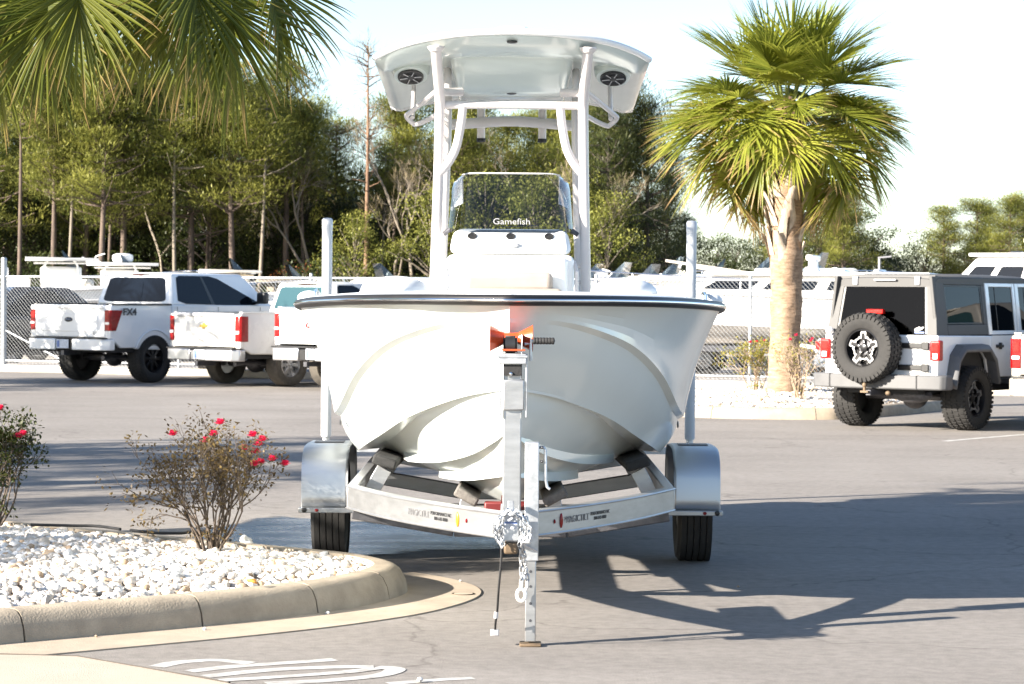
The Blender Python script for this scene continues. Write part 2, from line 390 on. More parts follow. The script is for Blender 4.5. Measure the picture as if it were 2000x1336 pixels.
def dup(root, loc, rz, label=None, group=None, scale=None):
    def cp(o, par):
        c = o.copy(); COL.objects.link(c); c.parent = par
        for ch in CHILD.get(o.name, []): cp(ch, c)
        return c
    CHILD = {}
    for o in COL.objects:
        if o.parent: CHILD.setdefault(o.parent.name, []).append(o)
    r = cp(root, None); r.location = loc; r.rotation_euler = (0, 0, rz)
    if scale: r.scale = (scale,) * 3
    if label: r['label'] = label
    if group: r['group'] = group
    return r
def text(name, body, size, mat, parent, loc, rot, extrude=0.0008, align='CENTER', sx=1.0, bold=0.0):
    c = bpy.data.curves.new(name, 'FONT'); c.body = body; c.size = size; c.extrude = extrude; c.align_x = align; c.align_y = 'CENTER'; c.offset = bold
    c.resolution_u = 3
    tmp = bpy.data.objects.new(name, c)
    me = bpy.data.meshes.new_from_object(tmp); bpy.data.objects.remove(tmp)
    me.materials.clear(); me.materials.append(MATS[mat])
    o = link(name, me, parent); o.location = loc; o.rotation_euler = rot; o.scale = (sx, 1, 1)
    return o
def cr(pts, t):
    """Catmull-Rom through pts, t in 0..1"""
    n = len(pts) - 1; x = min(max(t, 0), 1) * n; i = min(int(x), n - 1); u = x - i
    p0 = Vector(pts[max(i-1, 0)]); p1 = Vector(pts[i]); p2 = Vector(pts[i+1]); p3 = Vector(pts[min(i+2, n)])
    return 0.5 * ((2*p1) + (p2 - p0)*u + (2*p0 - 5*p1 + 4*p2 - p3)*u*u + (3*p1 - p0 - 3*p2 + p3)*u*u*u)
def path(pts, n): return [cr(pts, i / (n - 1)) for i in range(n)]
def rrect(x0, x1, y0, y1, r, n=4):
    out = []
    for cx_, cy_, a0 in ((x1-r, y1-r, 0), (x0+r, y1-r, 90), (x0+r, y0+r, 180), (x1-r, y0+r, 270)):
        for k in range(n + 1):
            a = R(a0 + 90*k/n); out.append((cx_ + r*math.cos(a), cy_ + r*math.sin(a)))
    return out

# ------------------------------------------------------------------ ground
def sheet(name, poly, z, mat, k='structure'):
    m = MB(); m.add([(p[0], p[1], z) for p in poly], [tuple(range(len(poly)))])
    o = m.build(name, mat, smooth=False); o['kind'] = k
    return o
g = sheet('ground', [(-900, -200), (900, -200), (900, 1800), (-900, 1800)], -0.012, 'gravel'); g['label'] = 'pale gravel ground of the boat yard'
FA, FB = Vector((-10.6, 54.3, 0)), Vector((4.0, 47.4, 0))      # line of the chain link fence
FD = (FB - FA).normalized(); FN = Vector((FD.y, -FD.x, 0))      # FN points to the camera side
K0, K1 = FA + FN * 1.0 - FD * 40, FA + FN * 1.0 + FD * 70
g = sheet('parking_lot', [(-60, -15), (60, -15), (K1.x, K1.y), (K0.x, K0.y)], 0.0, 'asphalt'); g['label'] = 'weathered asphalt of the parking lot'

def closed(pts, n):
    P = [Vector((p[0], p[1], 0)) for p in pts]; m = len(P); out = []
    for i in range(n):
        x = i / n * m; k = int(x); u = x - k
        p0, p1, p2, p3 = P[(k-1) % m], P[k % m], P[(k+1) % m], P[(k+2) % m]
        out.append(0.5*((2*p1) + (p2-p0)*u + (2*p0-5*p1+4*p2-p3)*u*u + (3*p1-p0-3*p2+p3)*u*u*u))
    return out
def inward(loop):
    n = len(loop); area = sum(loop[i].x*loop[(i+1)%n].y - loop[(i+1)%n].x*loop[i].y for i in range(n)); sg = 1 if area > 0 else -1
    out = []
    for i in range(n):
        d = (loop[(i+1)%n] - loop[i-1]).normalized(); out.append(Vector((-d.y, d.x, 0))*sg)
    return out
def inpoly(x, y, loop):
    c = False; n = len(loop); j = n - 1
    for i in range(n):
        a, b = loop[i], loop[j]
        if (a.y > y) != (b.y > y) and x < (b.x-a.x)*(y-a.y)/(b.y-a.y)+a.x: c = not c
        j = i
    return c
def kerb(name, loop, prof, core, mat, joints, label):
    """swept kerb cut into cast lengths; the joints are real gaps with a dark core behind"""
    nn = inward(loop); n = len(loop)
    def ring(i, pr): return [loop[i % n] + nn[i % n]*d + Vector((0, 0, z)) for d, z in pr]
    m = MB(); m.loft([ring(i, core) for i in range(n + 1)], True, False, False)
    root = m.build(name, 'joint'); root['kind'] = 'structure'; root['label'] = label
    js = sorted(joints)
    for a, b in zip(js, js[1:] + [js[0] + n]):
        m = MB(); rs = [ring(i, prof) for i in range(a, b + 1)]
        d0 = (loop[(a+1) % n] - loop[a % n]).normalized()*0.005; d1 = (loop[b % n] - loop[(b-1) % n]).normalized()*0.005
        rs[0] = [p + d0 for p in rs[0]]; rs[-1] = [p - d1 for p in rs[-1]]
        m.loft(rs); m.build('kerb_length', mat, root, angle=50)
    return root
PROF = [(0.0, -0.01), (0.018, 0.075), (0.045, 0.125), (0.075, 0.147), (0.11, 0.155), (0.19, 0.155), (0.20, 0.03), (0.20, -0.01)]
CORE = [(0.012, -0.005), (0.03, 0.075), (0.06, 0.118), (0.1, 0.143), (0.18, 0.143), (0.19, -0.005)]
isl = [(-7, 8.4), (-4.2, 10.45), (-2.36, 12.0), (-1.5, 12.72), (-1.04, 13.2), (-0.72, 13.7), (-0.56, 14.35), (-0.80, 14.95), (-1.33, 15.42), (-2.3, 16.2), (-4.2, 17.7), (-7, 19.6), (-8.2, 14)]
L1 = closed(isl, 156)
# outer end of the near island: kerb, gutter pan, bed of white stone
kerb('kerb', L1, PROF, CORE, 'curb', [0, 14, 25, 36, 50, 64, 84, 96, 108, 120, 132, 144], 'tan concrete kerb round the bed of white stones')
n1 = inward(L1)
def pan(i0, i1, w0, w1, name, mat, z):
    m = MB(); rs = []
    for i in range(i0, i1 + 1):
        p, q = L1[i % 156], n1[i % 156]; rs.append([p + q*0.01 + Vector((0,0,z+0.002)), p - q*w0*0.62 + Vector((0,0,z-0.001)), p - q*w0 + Vector((0,0,z)), p - q*w0 + Vector((0,0,-0.02)), p + q*0.01 + Vector((0,0,-0.02))])
    m.loft(rs); o = m.build(name, mat, angle=60); o['kind'] = 'structure'; return o
o = pan(6, 86, 0.40, 0.40, 'gutter_pan', 'gutter', 0.007); o['label'] = 'pale concrete gutter pan curving round the kerb end'
def bed(name, loop, inset, z0, z1, mat):
    nn = inward(loop); n = len(loop); m = MB()
    c = sum(loop, Vector())/n; rs = []
    for s in (0, 0.25, 0.5, 0.75, 0.95):
        rs.append([(loop[i] + nn[i]*inset).lerp(c, s) + Vector((0, 0, z0 + (z1-z0)*math.sin(min(1, s*1.8)*math.pi/2) + 0.02*noise.noise(loop[i]*1.3 + Vector((s*5, 0, 0))))) for i in range(n)])
    m.loft(rs, True, False, True); o = m.build(name, mat, angle=180); o['kind'] = 'structure'; return o, c
BED1, C1 = bed('planting_bed', L1, 0.19, 0.115, 0.17, 'soil'); BED1['label'] = 'raised bed of white landscaping stones beside the boat'
def bedz1(x, y):
    d = min((Vector((x, y, 0)) - p).length for p in L1[::2]); return 0.118 + 0.055*min(1, max(0, d-0.19)/0.9)
def stone_mesh(i, nu=7, nv=4):
    rr = random.Random(i); m = MB(); m.ell((0,0,0), (1, 0.8 + 0.2*rr.random(), 0.62 + 0.2*rr.random()), nu, nv)
    m.v = [tuple(Vector(v)*(1 + 0.30*noise.noise(Vector(v)*1.4 + Vector((i*7.1, 0, 0))))) for v in m.v]; return m
SM = [stone_mesh(i) for i in range(8)]
def scatter(loop, inset, xr, yr, n, zf, smin, smax, seed):
    rr = random.Random(seed); nn = inward(loop); ins = [p + q*inset for p, q in zip(loop, nn)]; out = []
    while len(out) < n:
        x = rr.uniform(*xr); y = rr.uniform(*yr)
        if not inpoly(x, y, ins): continue
        s = rr.uniform(smin, smax)*(1.35 if rr.random() < 0.08 else 1)
        out.append((x, y, zf(x, y) + s*rr.uniform(-0.05, 0.5), s, rr.randrange(8), rr.uniform(0, 6.28), rr.gauss(0, 0.5), rr.gauss(0, 0.5)))
    return out
st = scatter(L1, 0.20, (-3.4, -0.5), (10.9, 17.3), 6200, bedz1, 0.016, 0.032, 3)
st.sort(key=lambda q: q[1] - 0.25*abs(q[0] + 1.4) + (100 if (q[0] < -q[1]*0.205 ) else 0))
meshes = {}
for k in range(8):
    for mt in ('stone_white', 'stone_pale', 'stone_tan'):
        me = SM[k].mesh('stone', True, 50); me.materials.append(MATS[mt]); meshes[(k, mt)] = me
rr = random.Random(5)
for (x, y, z, s, k, a, b_, c_) in st[:300]:
    mt = rr.choice(['stone_white', 'stone_pale', 'stone_pale', 'stone_white', 'stone_white', 'stone_tan'] if rr.random() < 0.35 else ['stone_pale', 'stone_white'])
    o = link('stone', meshes[(k, mt)], BED1); o.location = (x, y, z); o.rotation_euler = (b_, c_, a); o.scale = (s, s, s)
def stone_mass(name, lst, mat, parent):
    from mathutils import Euler
    m = MB()
    for (x, y, z, s, k, a, b_, c_) in lst:
        M = Euler((b_, c_, a)).to_matrix()*s
        m.add([M @ Vector(v) + Vector((x, y, z)) for v in SM[k].v], SM[k].f)
    o = m.build(name, mat, parent, angle=50); o['kind'] = 'stuff'; return o
rest = st[300:] + scatter(L1, 0.20, (-6.6, -3.4), (9.0, 19.0), 5200, bedz1, 0.024, 0.042, 31)
stone_mass('white_stones', [q for i, q in enumerate(rest) if i % 9 < 4], 'stone_white', BED1)
stone_mass('white_stones', [q for i, q in enumerate(rest) if 4 <= i % 9 < 8], 'stone_pale', BED1)
stone_mass('tan_stones', [q for i, q in enumerate(rest) if i % 9 == 8], 'stone_tan', BED1)
for px, py in ((482, 1058),):      # one big round stone at the edge of the bed
    p = G(px, py, 0.16); m = MB(); m.ell((0,0,0), (0.037, 0.035, 0.034), 14, 9); m.v = [tuple(Vector(v)*(1 + 1.2*noise.noise(Vector(v)*30))) for v in m.v]
    o = m.build('landscape_stone', 'stone_pale', angle=180); o.location = p; o['label'] = 'large round white stone behind the thorny rose bush'; o['category'] = 'stone'
p = G(495, 1142, 0.17); m = MB()
m.ell((0,0,0), (0.026, 0.017, 0.011), 10, 6); m.v = [tuple(Vector(v)*(1 + 6*noise.noise(Vector(v)*60)*0.2)) for v in m.v]
o = m.build('fallen_leaf', 'stone_orange', angle=180); o.location = p + Vector((0,0,0.02)); o['label'] = 'curled orange leaf lying on the white stones'; o['category'] = 'leaf'
# stray stones on the gutter and the asphalt
for i, (px, py) in enumerate([(188, 1243), (400, 1229), (820, 1328), (1442, 1146), (900, 1135), (640, 1198)]):
    p = G(px, py, 0.012); me = meshes[(i % 8, 'stone_pale' if i % 3 else 'stone_tan')]
    o = link('loose_stone', me); o.location = p + Vector((0,0,0.002)); s = 0.008 + 0.003*(i % 3); o.scale = (s, s, s); o.rotation_euler = (0, 0, i)
    o['label'] = 'small pale stone lying loose on the pavement'; o['category'] = 'stone'; o['group'] = 'stray stones on the pavement'
# drip hose along the back edge of the bed
def hose(pts, name, label):
    m = MB(); m.tube(path(pts, 30), 0.009, 8); o = m.build(name, 'black_rubber'); o['label'] = label; o['category'] = 'hose'
hose([G(px, py, 0.175) + Vector((0, 0, 0.02)) for px, py in ((60, 1031), (140, 1033), (190, 1034), (235, 1040))], 'drip_hose', 'short black drip hose lying on the stones by the leafy rose')
hose([G(px, py, 0.165) + Vector((0, 0, 0.02)) for px, py in ((255, 1042), (300, 1047), (350, 1048), (385, 1046), (450, 1062))], 'drip_hose', 'black drip hose running behind the thorny rose bush')
# concrete walk, bottom left, a hair above the asphalt
sw = [G(-700, 1270), G(150, 1284), G(300, 1310), G(448, 1338), G(760, 1400), G(760, 1700), G(-700, 1700)]
m = MB(); m.prism([(p.x, p.y) for p in sw], 'z', -0.02, 0.008); o = m.build('sidewalk', 'sidewalk', smooth=False, bevel=0.004); o['kind'] = 'structure'; o['label'] = 'pale concrete walk meeting the asphalt'
m = MB(); a, b = G(-700, 1262, 0.0), G(150, 1285, 0.0)
m.tube([a + Vector((0,0,0.004)), b + Vector((0,0,0.004)), G(448, 1337) + Vector((0,0,0.004))], 0.008, 6); o = m.build('joint_strip', 'joint'); o['kind'] = 'structure'; o['label'] = 'dark dirt-filled joint along the concrete walk'
# valve cover in the gutter pan
p = G(905, 1160, 0.007); m = MB(); m.lathe([(0, 0.004), (0.052, 0.004), (0.055, 0.0), (0.055, -0.005)], p, (0,0,1), 28); o = m.build('valve_cover', 'gutter', angle=30); o['label'] = 'small round cover set into the gutter pan'; o['category'] = 'cover'
m = MB(); m.lathe([(0.057, 0.003), (0.063, 0.003)], p, (0,0,1), 28); r_ = m.build('rim', 'joint', o)
# painted marking, worn, foreshortened by the low view
def strokes(name, lines, label, parts=True, z=0.0018):
    root = thing(name, label, 'marking', (0, 0, 0))
    for pts, w in lines:
        P = path([G(px, py) for px, py in pts], 24); m = MB(); ring = []
        for i, q in enumerate(P):
            d = (P[min(i+1, 23)] - P[max(i-1, 0)]); d.normalize(); s_ = Vector((-d.y, d.x, 0))*w/2*(1 + 0.15*noise.noise(q*5)); ring.append([q - s_, q + s_])
        vs = [p_ for r2 in ring for p_ in r2]
        m.add([(v.x, v.y, z) for v in vs], [(2*i, 2*i+1, 2*i+3, 2*i+2) for i in range(23)]); z += 0.0003
        m.build('stroke', 'paint_white', root, smooth=False)
    return root
strokes('pavement_marking', [([(305, 1303), (350, 1294), (420, 1290), (490, 1296)], 0.085), ([(370, 1312), (450, 1303), (550, 1296), (655, 1289)], 0.085),
    ([(400, 1322), (520, 1310), (640, 1304), (730, 1303)], 0.09), ([(735, 1304), (772, 1308), (740, 1320), (640, 1330), (520, 1336)], 0.09), ([(430, 1330), (560, 1322), (680, 1313), (735, 1306)], 0.075)],
    'worn white painted symbol on the asphalt beside the concrete walk')
strokes('parking_line', [([(760, 1336), (820, 1331), (880, 1327), (925, 1325)], 0.07)], 'short white painted line on the asphalt before the trailer jack')
strokes('parking_line', [([(1845, 862), (1900, 857), (2000, 849), (2100, 841)], 0.10)], 'white painted stall line behind the grey-topped off-roader')
# wet patches under the hull
def puddle(pts, label, z=0.004):
    L = closed([(G(px, py).x, G(px, py).y) for px, py in pts], 60); m = MB()
    L = [p + Vector((noise.noise(p*3.1), noise.noise(p*3.1 + Vector((9, 0, 0))), 0))*0.10 for p in L]
    c = sum(L, Vector())/len(L); n = len(L); K = (1.0, .8, .55, .25)
    for k, s_ in enumerate(K): m.v += [(c.x + (p.x-c.x)*s_, c.y + (p.y-c.y)*s_, z) for p in L]; m.tip += [min(1, (1-s_)*1.6)]*n
    m.v.append((c.x, c.y, z)); m.tip.append(1.0); m.rnd = [0.0]*len(m.v)
    for k in range(3): m.f += [(k*n+i, k*n+(i+1) % n, (k+1)*n+(i+1) % n, (k+1)*n+i) for i in range(n)]
    m.f += [(3*n+i, 3*n+(i+1) % n, 4*n) for i in range(n)]
    o = m.build('puddle', 'wet_asphalt', smooth=False); o['kind'] = 'stuff'; o['label'] = label
puddle([(330, 1062), (440, 1026), (520, 1008), (620, 1014), (760, 1024), (900, 1034), (1030, 1048), (980, 1070), (800, 1080), (640, 1090), (460, 1086)], 'wet asphalt beside the left trailer tyre')

# far kerb along the fence, cut into lengths
m = MB(); m.bar(FA + FN*0.92 - FD*30 + Vector((0,0,0.05)), FA + FN*0.92 + FD*48 + Vector((0,0,0.05)), 0.13, 0.14); KR = m.build('far_kerb', 'joint'); KR['kind'] = 'structure'; KR['label'] = 'concrete kerb along the chain link fence'
for i in range(26):
    a = FA + FN*0.92 + FD*(-30 + i*3.0 + 0.01); b = FA + FN*0.92 + FD*(-30 + (i+1)*3.0 - 0.01)
    m = MB(); m.bar(a + Vector((0,0,0.07)), b + Vector((0,0,0.07)), 0.16, 0.16); m.build('kerb_length', 'curb_far', KR, bevel=0.03)
vs = [FA + FN*0.85 - FD*30, FA + FN*0.85 + FD*48, FA - FN*1.2 + FD*48, FA - FN*1.2 - FD*30]
m = MB(); m.prism([(p.x, p.y) for p in vs], 'z', -0.01, 0.12); o = m.build('fence_verge', 'gravel', smooth=False); o['kind'] = 'structure'; o['label'] = 'strip of pale gravel under the chain link fence'
# right-hand island
isl2 = [(1.7, 38.0), (1.9, 36.2), (2.7, 35.25), (4.1, 35.0), (4.75, 35.5), (5.9, 37.4), (6.9, 39.6), (6.6, 41.6), (5.0, 42.2), (3.0, 41.6), (2.0, 40.2)]
L2 = closed(isl2, 110)
kerb('kerb', L2, PROF, CORE, 'curb', list(range(0, 110, 10)), 'pale kerb round the island of the tall palm')
BED2, C2 = bed('planting_bed', L2, 0.19, 0.115, 0.24, 'stone_white'); BED2['label'] = 'white stone bed around the tall palm'
def bedz2(x, y):
    d = min((Vector((x, y, 0)) - p).length for p in L2[::2]); return 0.12 + 0.11*min(1, max(0, d-0.19)/1.4)
st2 = scatter(L2, 0.2, (1.6, 7.0), (34.9, 42.3), 7500, bedz2, 0.022, 0.04, 8)
stone_mass('white_stones', [q for i, q in enumerate(st2) if i % 5 < 2], 'stone_pale', BED2)
stone_mass('white_stones', [q for i, q in enumerate(st2) if 2 <= i % 5 < 4], 'stone_white', BED2)
stone_mass('tan_stones', [q for i, q in enumerate(st2) if i % 5 == 4], 'stone_tan', BED2)

# ------------------------------------------------------------------ the boat
BOAT = thing('fishing_boat', 'pale seafoam centre console boat with white hard top resting on its trailer', 'boat', (-.013, 16, 0))
O = Vector((0, 16, 0))
gun = [(0,12.40,1.605),(.25,12.57,1.605),(.50,12.86,1.604),(.75,13.3,1.60),(.95,13.85,1.592),(1.14,14.6,1.578),(1.245,15.5,1.560),(1.28,17.2,1.51),(1.24,19.0,1.45)]
knu = [(0,12.47,1.53),(.25,12.72,1.515),(.47,13.0,1.46),(.66,13.4,1.37),(.82,13.9,1.22),(.95,14.6,1.02),(1.04,15.5,.93),(1.10,17.2,.87),(1.10,19.0,.85)]
chi = [(0,12.78,1.19),(.20,13.05,1.15),(.38,13.35,1.085),(.55,13.75,1.0),(.70,14.25,.89),(.83,14.9,.79),(.92,15.7,.71),(.98,17.3,.66),(.99,19.0,.65)]
kee = [(0,12.80,1.17),(0,12.95,1.0),(0,13.15,.84),(0,13.45,.68),(0,13.9,.55),(0,14.6,.465),(0,15.6,.445),(0,17.3,.44),(0,19.0,.44)]
cw = [0.0, 0.03, 0.055, 0.08, 0.11, 0.135, 0.15, 0.15, 0.15]
NS = 65
def hull_ring(t):
    g_, k_, c_, e_ = cr(gun, t), cr(knu, t), cr(chi, t), cr(kee, t)
    w = cr([(x, 0, 0) for x in cw], t).x; f = min(1, t*5)
    pts = []
    for u in (0, .2, .4, .6, .8): 
        p = g_.lerp(k_, u); p.x -= 0.045*math.sin(math.pi*u)*f*(1 if t < .7 else .6); pts.append(p)
    pts.append(k_.copy()); q = k_.copy(); q.x -= 0.036*f; q.z -= 0.020; q.y += 0.022*f; pts.append(q)
    for u in (.25, .5, .75):
        p = q.lerp(c_, u); p.x += 0.02*math.sin(math.pi*u)*f; pts.append(p)
    pts.append(c_.copy()); d = c_.copy(); d.x -= 0.008*f; d.z -= 0.012; pts.append(d)
    ci = c_.copy(); ci.x = max(0, ci.x - w); ci.z += 0.004*f; pts.append(ci)
    for u in (.25, .5, .75):
        p = ci.lerp(e_, u); p.z -= 0.006*math.sin(math.pi*u)*f; pts.append(p)
    pts.append(e_.copy())
    return [p - O for p in pts]
rings = []
for i in range(NS):
    t = i/(NS-1); h = hull_ring(t); rings.append(h + [Vector((-p.x, p.y, p.z)) for p in h[-2::-1]])
m = MB(); m.loft(rings, False, False, False)
m.add(rings[-1], [tuple(range(len(rings[-1])))])
HULL = m.build('hull', 'gelcoat', BOAT, angle=13)
# lifting strakes
def bottom(t, u):
    g_ = hull_ring(t); ci, e_ = g_[12], g_[16]; p = ci.lerp(e_, 1-u); p.z -= 0.006*math.sin(math.pi*u)*min(1, t*5); return p
for s in (1, -1):
    for u_, t0, t1 in ((0.74, 0.16, 0.635), (0.46, 0.36, 0.60)):
        m = MB(); rs = []
        for i in range(26):
            t = t0 + (t1-t0)*i/25; u = 0.03 + (u_-.03)*(i/25)**.85; k = min(1, i/5); c = bottom(t, u); a = bottom(t, u + 0.12*k); b = Vector((a.x, a.y - .004, c.z - 0.010*k)); c.z += .004; a += Vector((-.003, 0, .003))
            rs.append([Vector((v.x*s, v.y, v.z)) for v in (a, b, c)])
        m.loft(rs); m.build('strake', 'gelcoat', HULL, angle=30)
# rub rail: black rubber with a bright insert
for nm, mt, off, r in (('rub_rail', 'rub_rail', 0.010, 0.027), ('rail_insert', 'chrome', 0.032, 0.009)):
    P = []
    for s, rng in ((-1, range(NS-1, 0, -1)), (1, range(0, NS))):
        for i in rng:
            t = i/(NS-1); p = cr(gun, t) - O; d = (cr(gun, min(1, t+.01)) - cr(gun, max(0, t-.01))); n_ = Vector((d.y, -d.x, 0)).normalized() if d.length > 0 else Vector((0,-1,0))
            if i == 0: n_ = Vector((0, -1, 0))
            q = p + n_*off; q.z += 0.012; P.append(Vector((q.x*s, q.y, q.z)))
    m = MB(); m.tube(P, r, 8)
    m.v = [(x, y, z) for x, y, z in m.v]
    rr_ = m.build(nm, mt, BOAT if nm == 'rub_rail' else RUB, angle=60)
    if nm == 'rub_rail': RUB = rr_
# deck cap: coaming deck sloping in, cockpit well and floor
def dk(t, ins, dz, yo=0.0):
    p = cr(gun, t); d = (cr(gun, min(1, t+.01)) - cr(gun, max(0, t-.01))); n_ = Vector((-d.y, d.x, 0)).normalized()
    q = p + n_*ins*min(1, 0.25 + t*3) + Vector((0, yo + ins*0.4*max(0, 1-t*6), 0)); q.x = max(0, q.x); return Vector((q.x, q.y, q.z + dz)) - O
rs = []
for i in range(NS):
    t = i/(NS-1); half = [dk(t, -0.005, 0.0), dk(t, 0.0, 0.030), dk(t, 0.03, 0.046), dk(t, 0.12, 0.056), dk(t, 0.26, 0.052), dk(t, 0.285, 0.03), dk(t, 0.30, 0.02 - 0.50*min(1, max(0, (t-.46)/.10)))]
    c = half[-1].copy(); c.x = 0
    rs.append(half + [c] + [Vector((-p.x, p.y, p.z)) for p in half[::-1]])
m = MB(); m.loft(rs, False, False, False); DECK = m.build('deck', 'gelcoat_white', BOAT, angle=40)
# casting deck filling the bow
rs = []
for i in range(0, 26):
    t = i/(NS-1); p = dk(t, 0.24, 0.030); rs.append([Vector((-p.x, p.y, p.z)), Vector((0, p.y, p.z + 0.012)), p])
m = MB(); m.loft(rs, False, False, False); m.build('casting_deck', 'gelcoat_white', BOAT, angle=40)
for s in (-1, 1):    # bow seat cushions
    m = MB(); pts = []
    m.ell((s*0.64, -1.35, 1.66), (0.19, 0.34, 0.085), 20, 10); m.build('bow_cushion', 'vinyl_white', BOAT, angle=180)
    m = MB(); m.box(s*0.64-0.17, s*0.64+0.17, -1.64, -1.04, 1.05, 1.63); m.build('bow_seat_base', 'gelcoat_white', BOAT, bevel=0.03)
    m = MB(); m.tube([(s*1.16, -0.55, 1.61), (s*1.16, -0.55, 1.645), (s*1.16, -0.45, 1.66), (s*1.16, -0.35, 1.66), (s*1.16, -0.25, 1.645), (s*1.16, -0.25, 1.61)], 0.012, 8); m.build('cleat', 'chrome', BOAT)
    m = MB(); m.ell((s*1.205, -0.35, 1.615), (0.075, 0.14, 0.045), 14, 8); m.build('gunwale_bolster', 'vinyl_white', BOAT, angle=180)
m = MB(); m.lathe([(0.0, 0.01), (0.03, 0.008), (0.035, -0.01)], (0, 12.62-16, 1.655), (0,0,1), 16); m.build('bow_light', 'chrome', BOAT)
m = MB(); m.tube([(0, 12.52-16+0.03*0, 1.40), (0, 12.50-16, 1.405), (0, 12.47-16, 1.40), (0, 12.47-16, 1.36), (0, 12.55-16, 1.355)], 0.009, 8); m.build('bow_eye', 'chrome', BOAT)
for s in (-1, 1):      # registration number marks low on the side
    m = MB(); q = cr(knu, 0.66).lerp(cr(chi, 0.66), 0.35) - O; q.x = (q.x + 0.03)*s; m.ell(q, (0.006, 0.035, 0.022), 8, 6); m.build('hull_fitting', 'steel_dark', HULL)
# console
CON = MB(); yF = 15.05 - 16
CON.hexa([(-.375,yF,1.02),(.375,yF,1.02),(.375,16.2-16,1.02),(-.375,16.2-16,1.02),(-.37,yF+.06,1.875),(.37,yF+.06,1.875),(.37,16.15-16,1.875),(-.37,16.15-16,1.875)])
CON = CON.build('console', 'gelcoat_white', BOAT, bevel=0.035, seg=3)
m = MB(); m.hexa([(-.36,yF+.10,1.880),(.36,yF+.10,1.880),(.36,.13,1.880),(-.36,.13,1.880),(-.335,yF+.26,2.025),(.335,yF+.26,2.025),(.335,.10,2.05),(-.335,.10,2.05)])
DASH = m.build('dash', 'gelcoat_white', CON, bevel=0.045, seg=4)
sl = Vector((0, .16, .145)).normalized(); nrm = Vector((0, -sl.z, sl.y))
for x in (-.225, 0.0, .225):
    c = Vector((x, yF+.10, 1.880)) + sl*0.155 + nrm*0.0015
    m = MB(); m.lathe([(0.0, 0.002), (0.021, 0.002), (0.027, 0.005), (0.028, 0.0)], c, nrm, 18); m.build('drink_holder', 'black_plastic', CON)
m = MB(); c = Vector((0, yF+.10, 1.880)) + sl*0.07 + nrm*0.010
m.ell(c, (0.055, 0.024, 0.014), 20, 8, Matrix.Rotation(math.atan2(sl.z, sl.y), 3, 'X')); m.build('vent', 'far_grey', CON)
m = MB(); m.box(-.33, .33, yF-.012, yF+.10, 1.08, 1.862); m.build('console_door', 'gelcoat_white', CON, bevel=0.03, seg=3)
for s in (-1, 1):
    m = MB(); m.tube([(s*.372, yF+.1, 1.16), (s*.385, yF+.02, 1.2), (s*.385, yF+.05, 1.78), (s*.372, yF+.12, 1.84)], 0.011, 8); m.build('grab_rail', 'powder_white', CON)
m = MB(); m.box(-.33, .33, yF-.42, yF-.01, 1.02, 1.62); m.build('seat_base', 'gelcoat_white', CON, bevel=0.05, seg=3)
m = MB(); m.box(-.30, .30, yF-.40, yF-.02, 1.60, 1.68); m.build('seat_cushion', 'vinyl_beige', CON, bevel=0.035, seg=3)
m = MB(); m.box(-.265, .245, yF-.10, yF-.02, 1.655, 1.775); m.build('seat_back', 'vinyl_beige', CON, bevel=0.035, seg=4)
# wrap-round windshield
def wsring(z, inset, hw):
    out = []
    for k in range(13): 
        a = -1 + 2*k/12
        out.append((hw*a if abs(a) < .8 else hw*(.8 + .2*math.sin((abs(a)-.8)/.2*math.pi/2))*(1 if a > 0 else -1), yF + inset + (0.0 if abs(a) < .7 else .20*((abs(a)-.7)/.3)**2), z))
    return [(-hw-.004, yF+inset+.52, z)] + out + [(hw+.004, yF+inset+.52, z)]
m = MB(); rg = []
for k in range(9):
    u = k/8; z = 2.01 + .35*u; sh = 0.0 if u < .8 else .055*((u-.8)/.2)**2
    r0 = wsring(z, .24 + .16*u, .372 - .025*u - sh); rg.append([Vector(p) for p in r0])
for r_ in range(len(rg)):       # top corners rounded down toward the back
    u = r_/8
    for idx in (0, -1): rg[r_][idx].z -= .16*u
m.loft(rg, False, False, False); WS = m.build('windshield', 'windshield', CON, angle=60)
m = MB(); m.tube([tuple(p + Vector((0,0,.003))) for p in rg[-1]], 0.0045, 6); m.build('windshield_edge', 'clear_lens', CON)
text('windshield_emblem', 'Gamefish', 0.056, 'pole_grey', CON, (0.005, yF+.245, 2.072), (R(66), 0, 0), sx=1.05)
m = MB(); m.tube([(-.07, yF+.258, 2.042), (0.16, yF+.262, 2.052)], 0.0025, 6); m.build('emblem_line', 'pole_grey', CON)
for s in (-1, 1):
    m = MB(); m.tube([(s*.36, yF+.42, 2.03), (s*.40, yF+.42, 2.0)], .014, 8); m.build('bracket', 'steel_dark', CON)
# hard top
TT = sub('hard_top', BOAT)
HW = .815
def ttz(u, v): return 3.165 - .07*u*u - .045*abs(u)**6 - .155*v - .02*v*v
def ttp(u, v):
    yf = 15.02 + .46*abs(u)**2.2; x = HW*u*(1 - .03*v); y = yf + (17.1 - yf)*v
    return Vector((x, y - 16, ttz(u, v)))
NU, NV = 41, 15
top, bot = [], []
for j in range(NV):
    v = j/(NV-1); r0, r1 = [], []
    for i in range(NU):
        u = -1 + 2*i/(NU-1); p = ttp(u, v); r0.append(p)
        e = min(1, min((1-abs(u))/.10, v/.03, (1-v)/.05)); q = p.copy(); q.z -= .030 + .062*max(0, e)**.5
        if v < .03: q.y += .0
        r1.append(q)
    top.append(r0); bot.append(r1)
m = MB()
m.loft(top, False, False, False); m.loft(bot, False, False, False)
edge_t = top[0] + [r[-1] for r in top[1:]] + top[-1][-2::-1] + [r[0] for r in top[-2:0:-1]]
edge_b = bot[0] + [r[-1] for r in bot[1:]] + bot[-1][-2::-1] + [r[0] for r in bot[-2:0:-1]]
m.loft([edge_t, edge_b], True, False, False)
TS = m.build('top_shell', 'gelcoat_shaded', TT, angle=40)
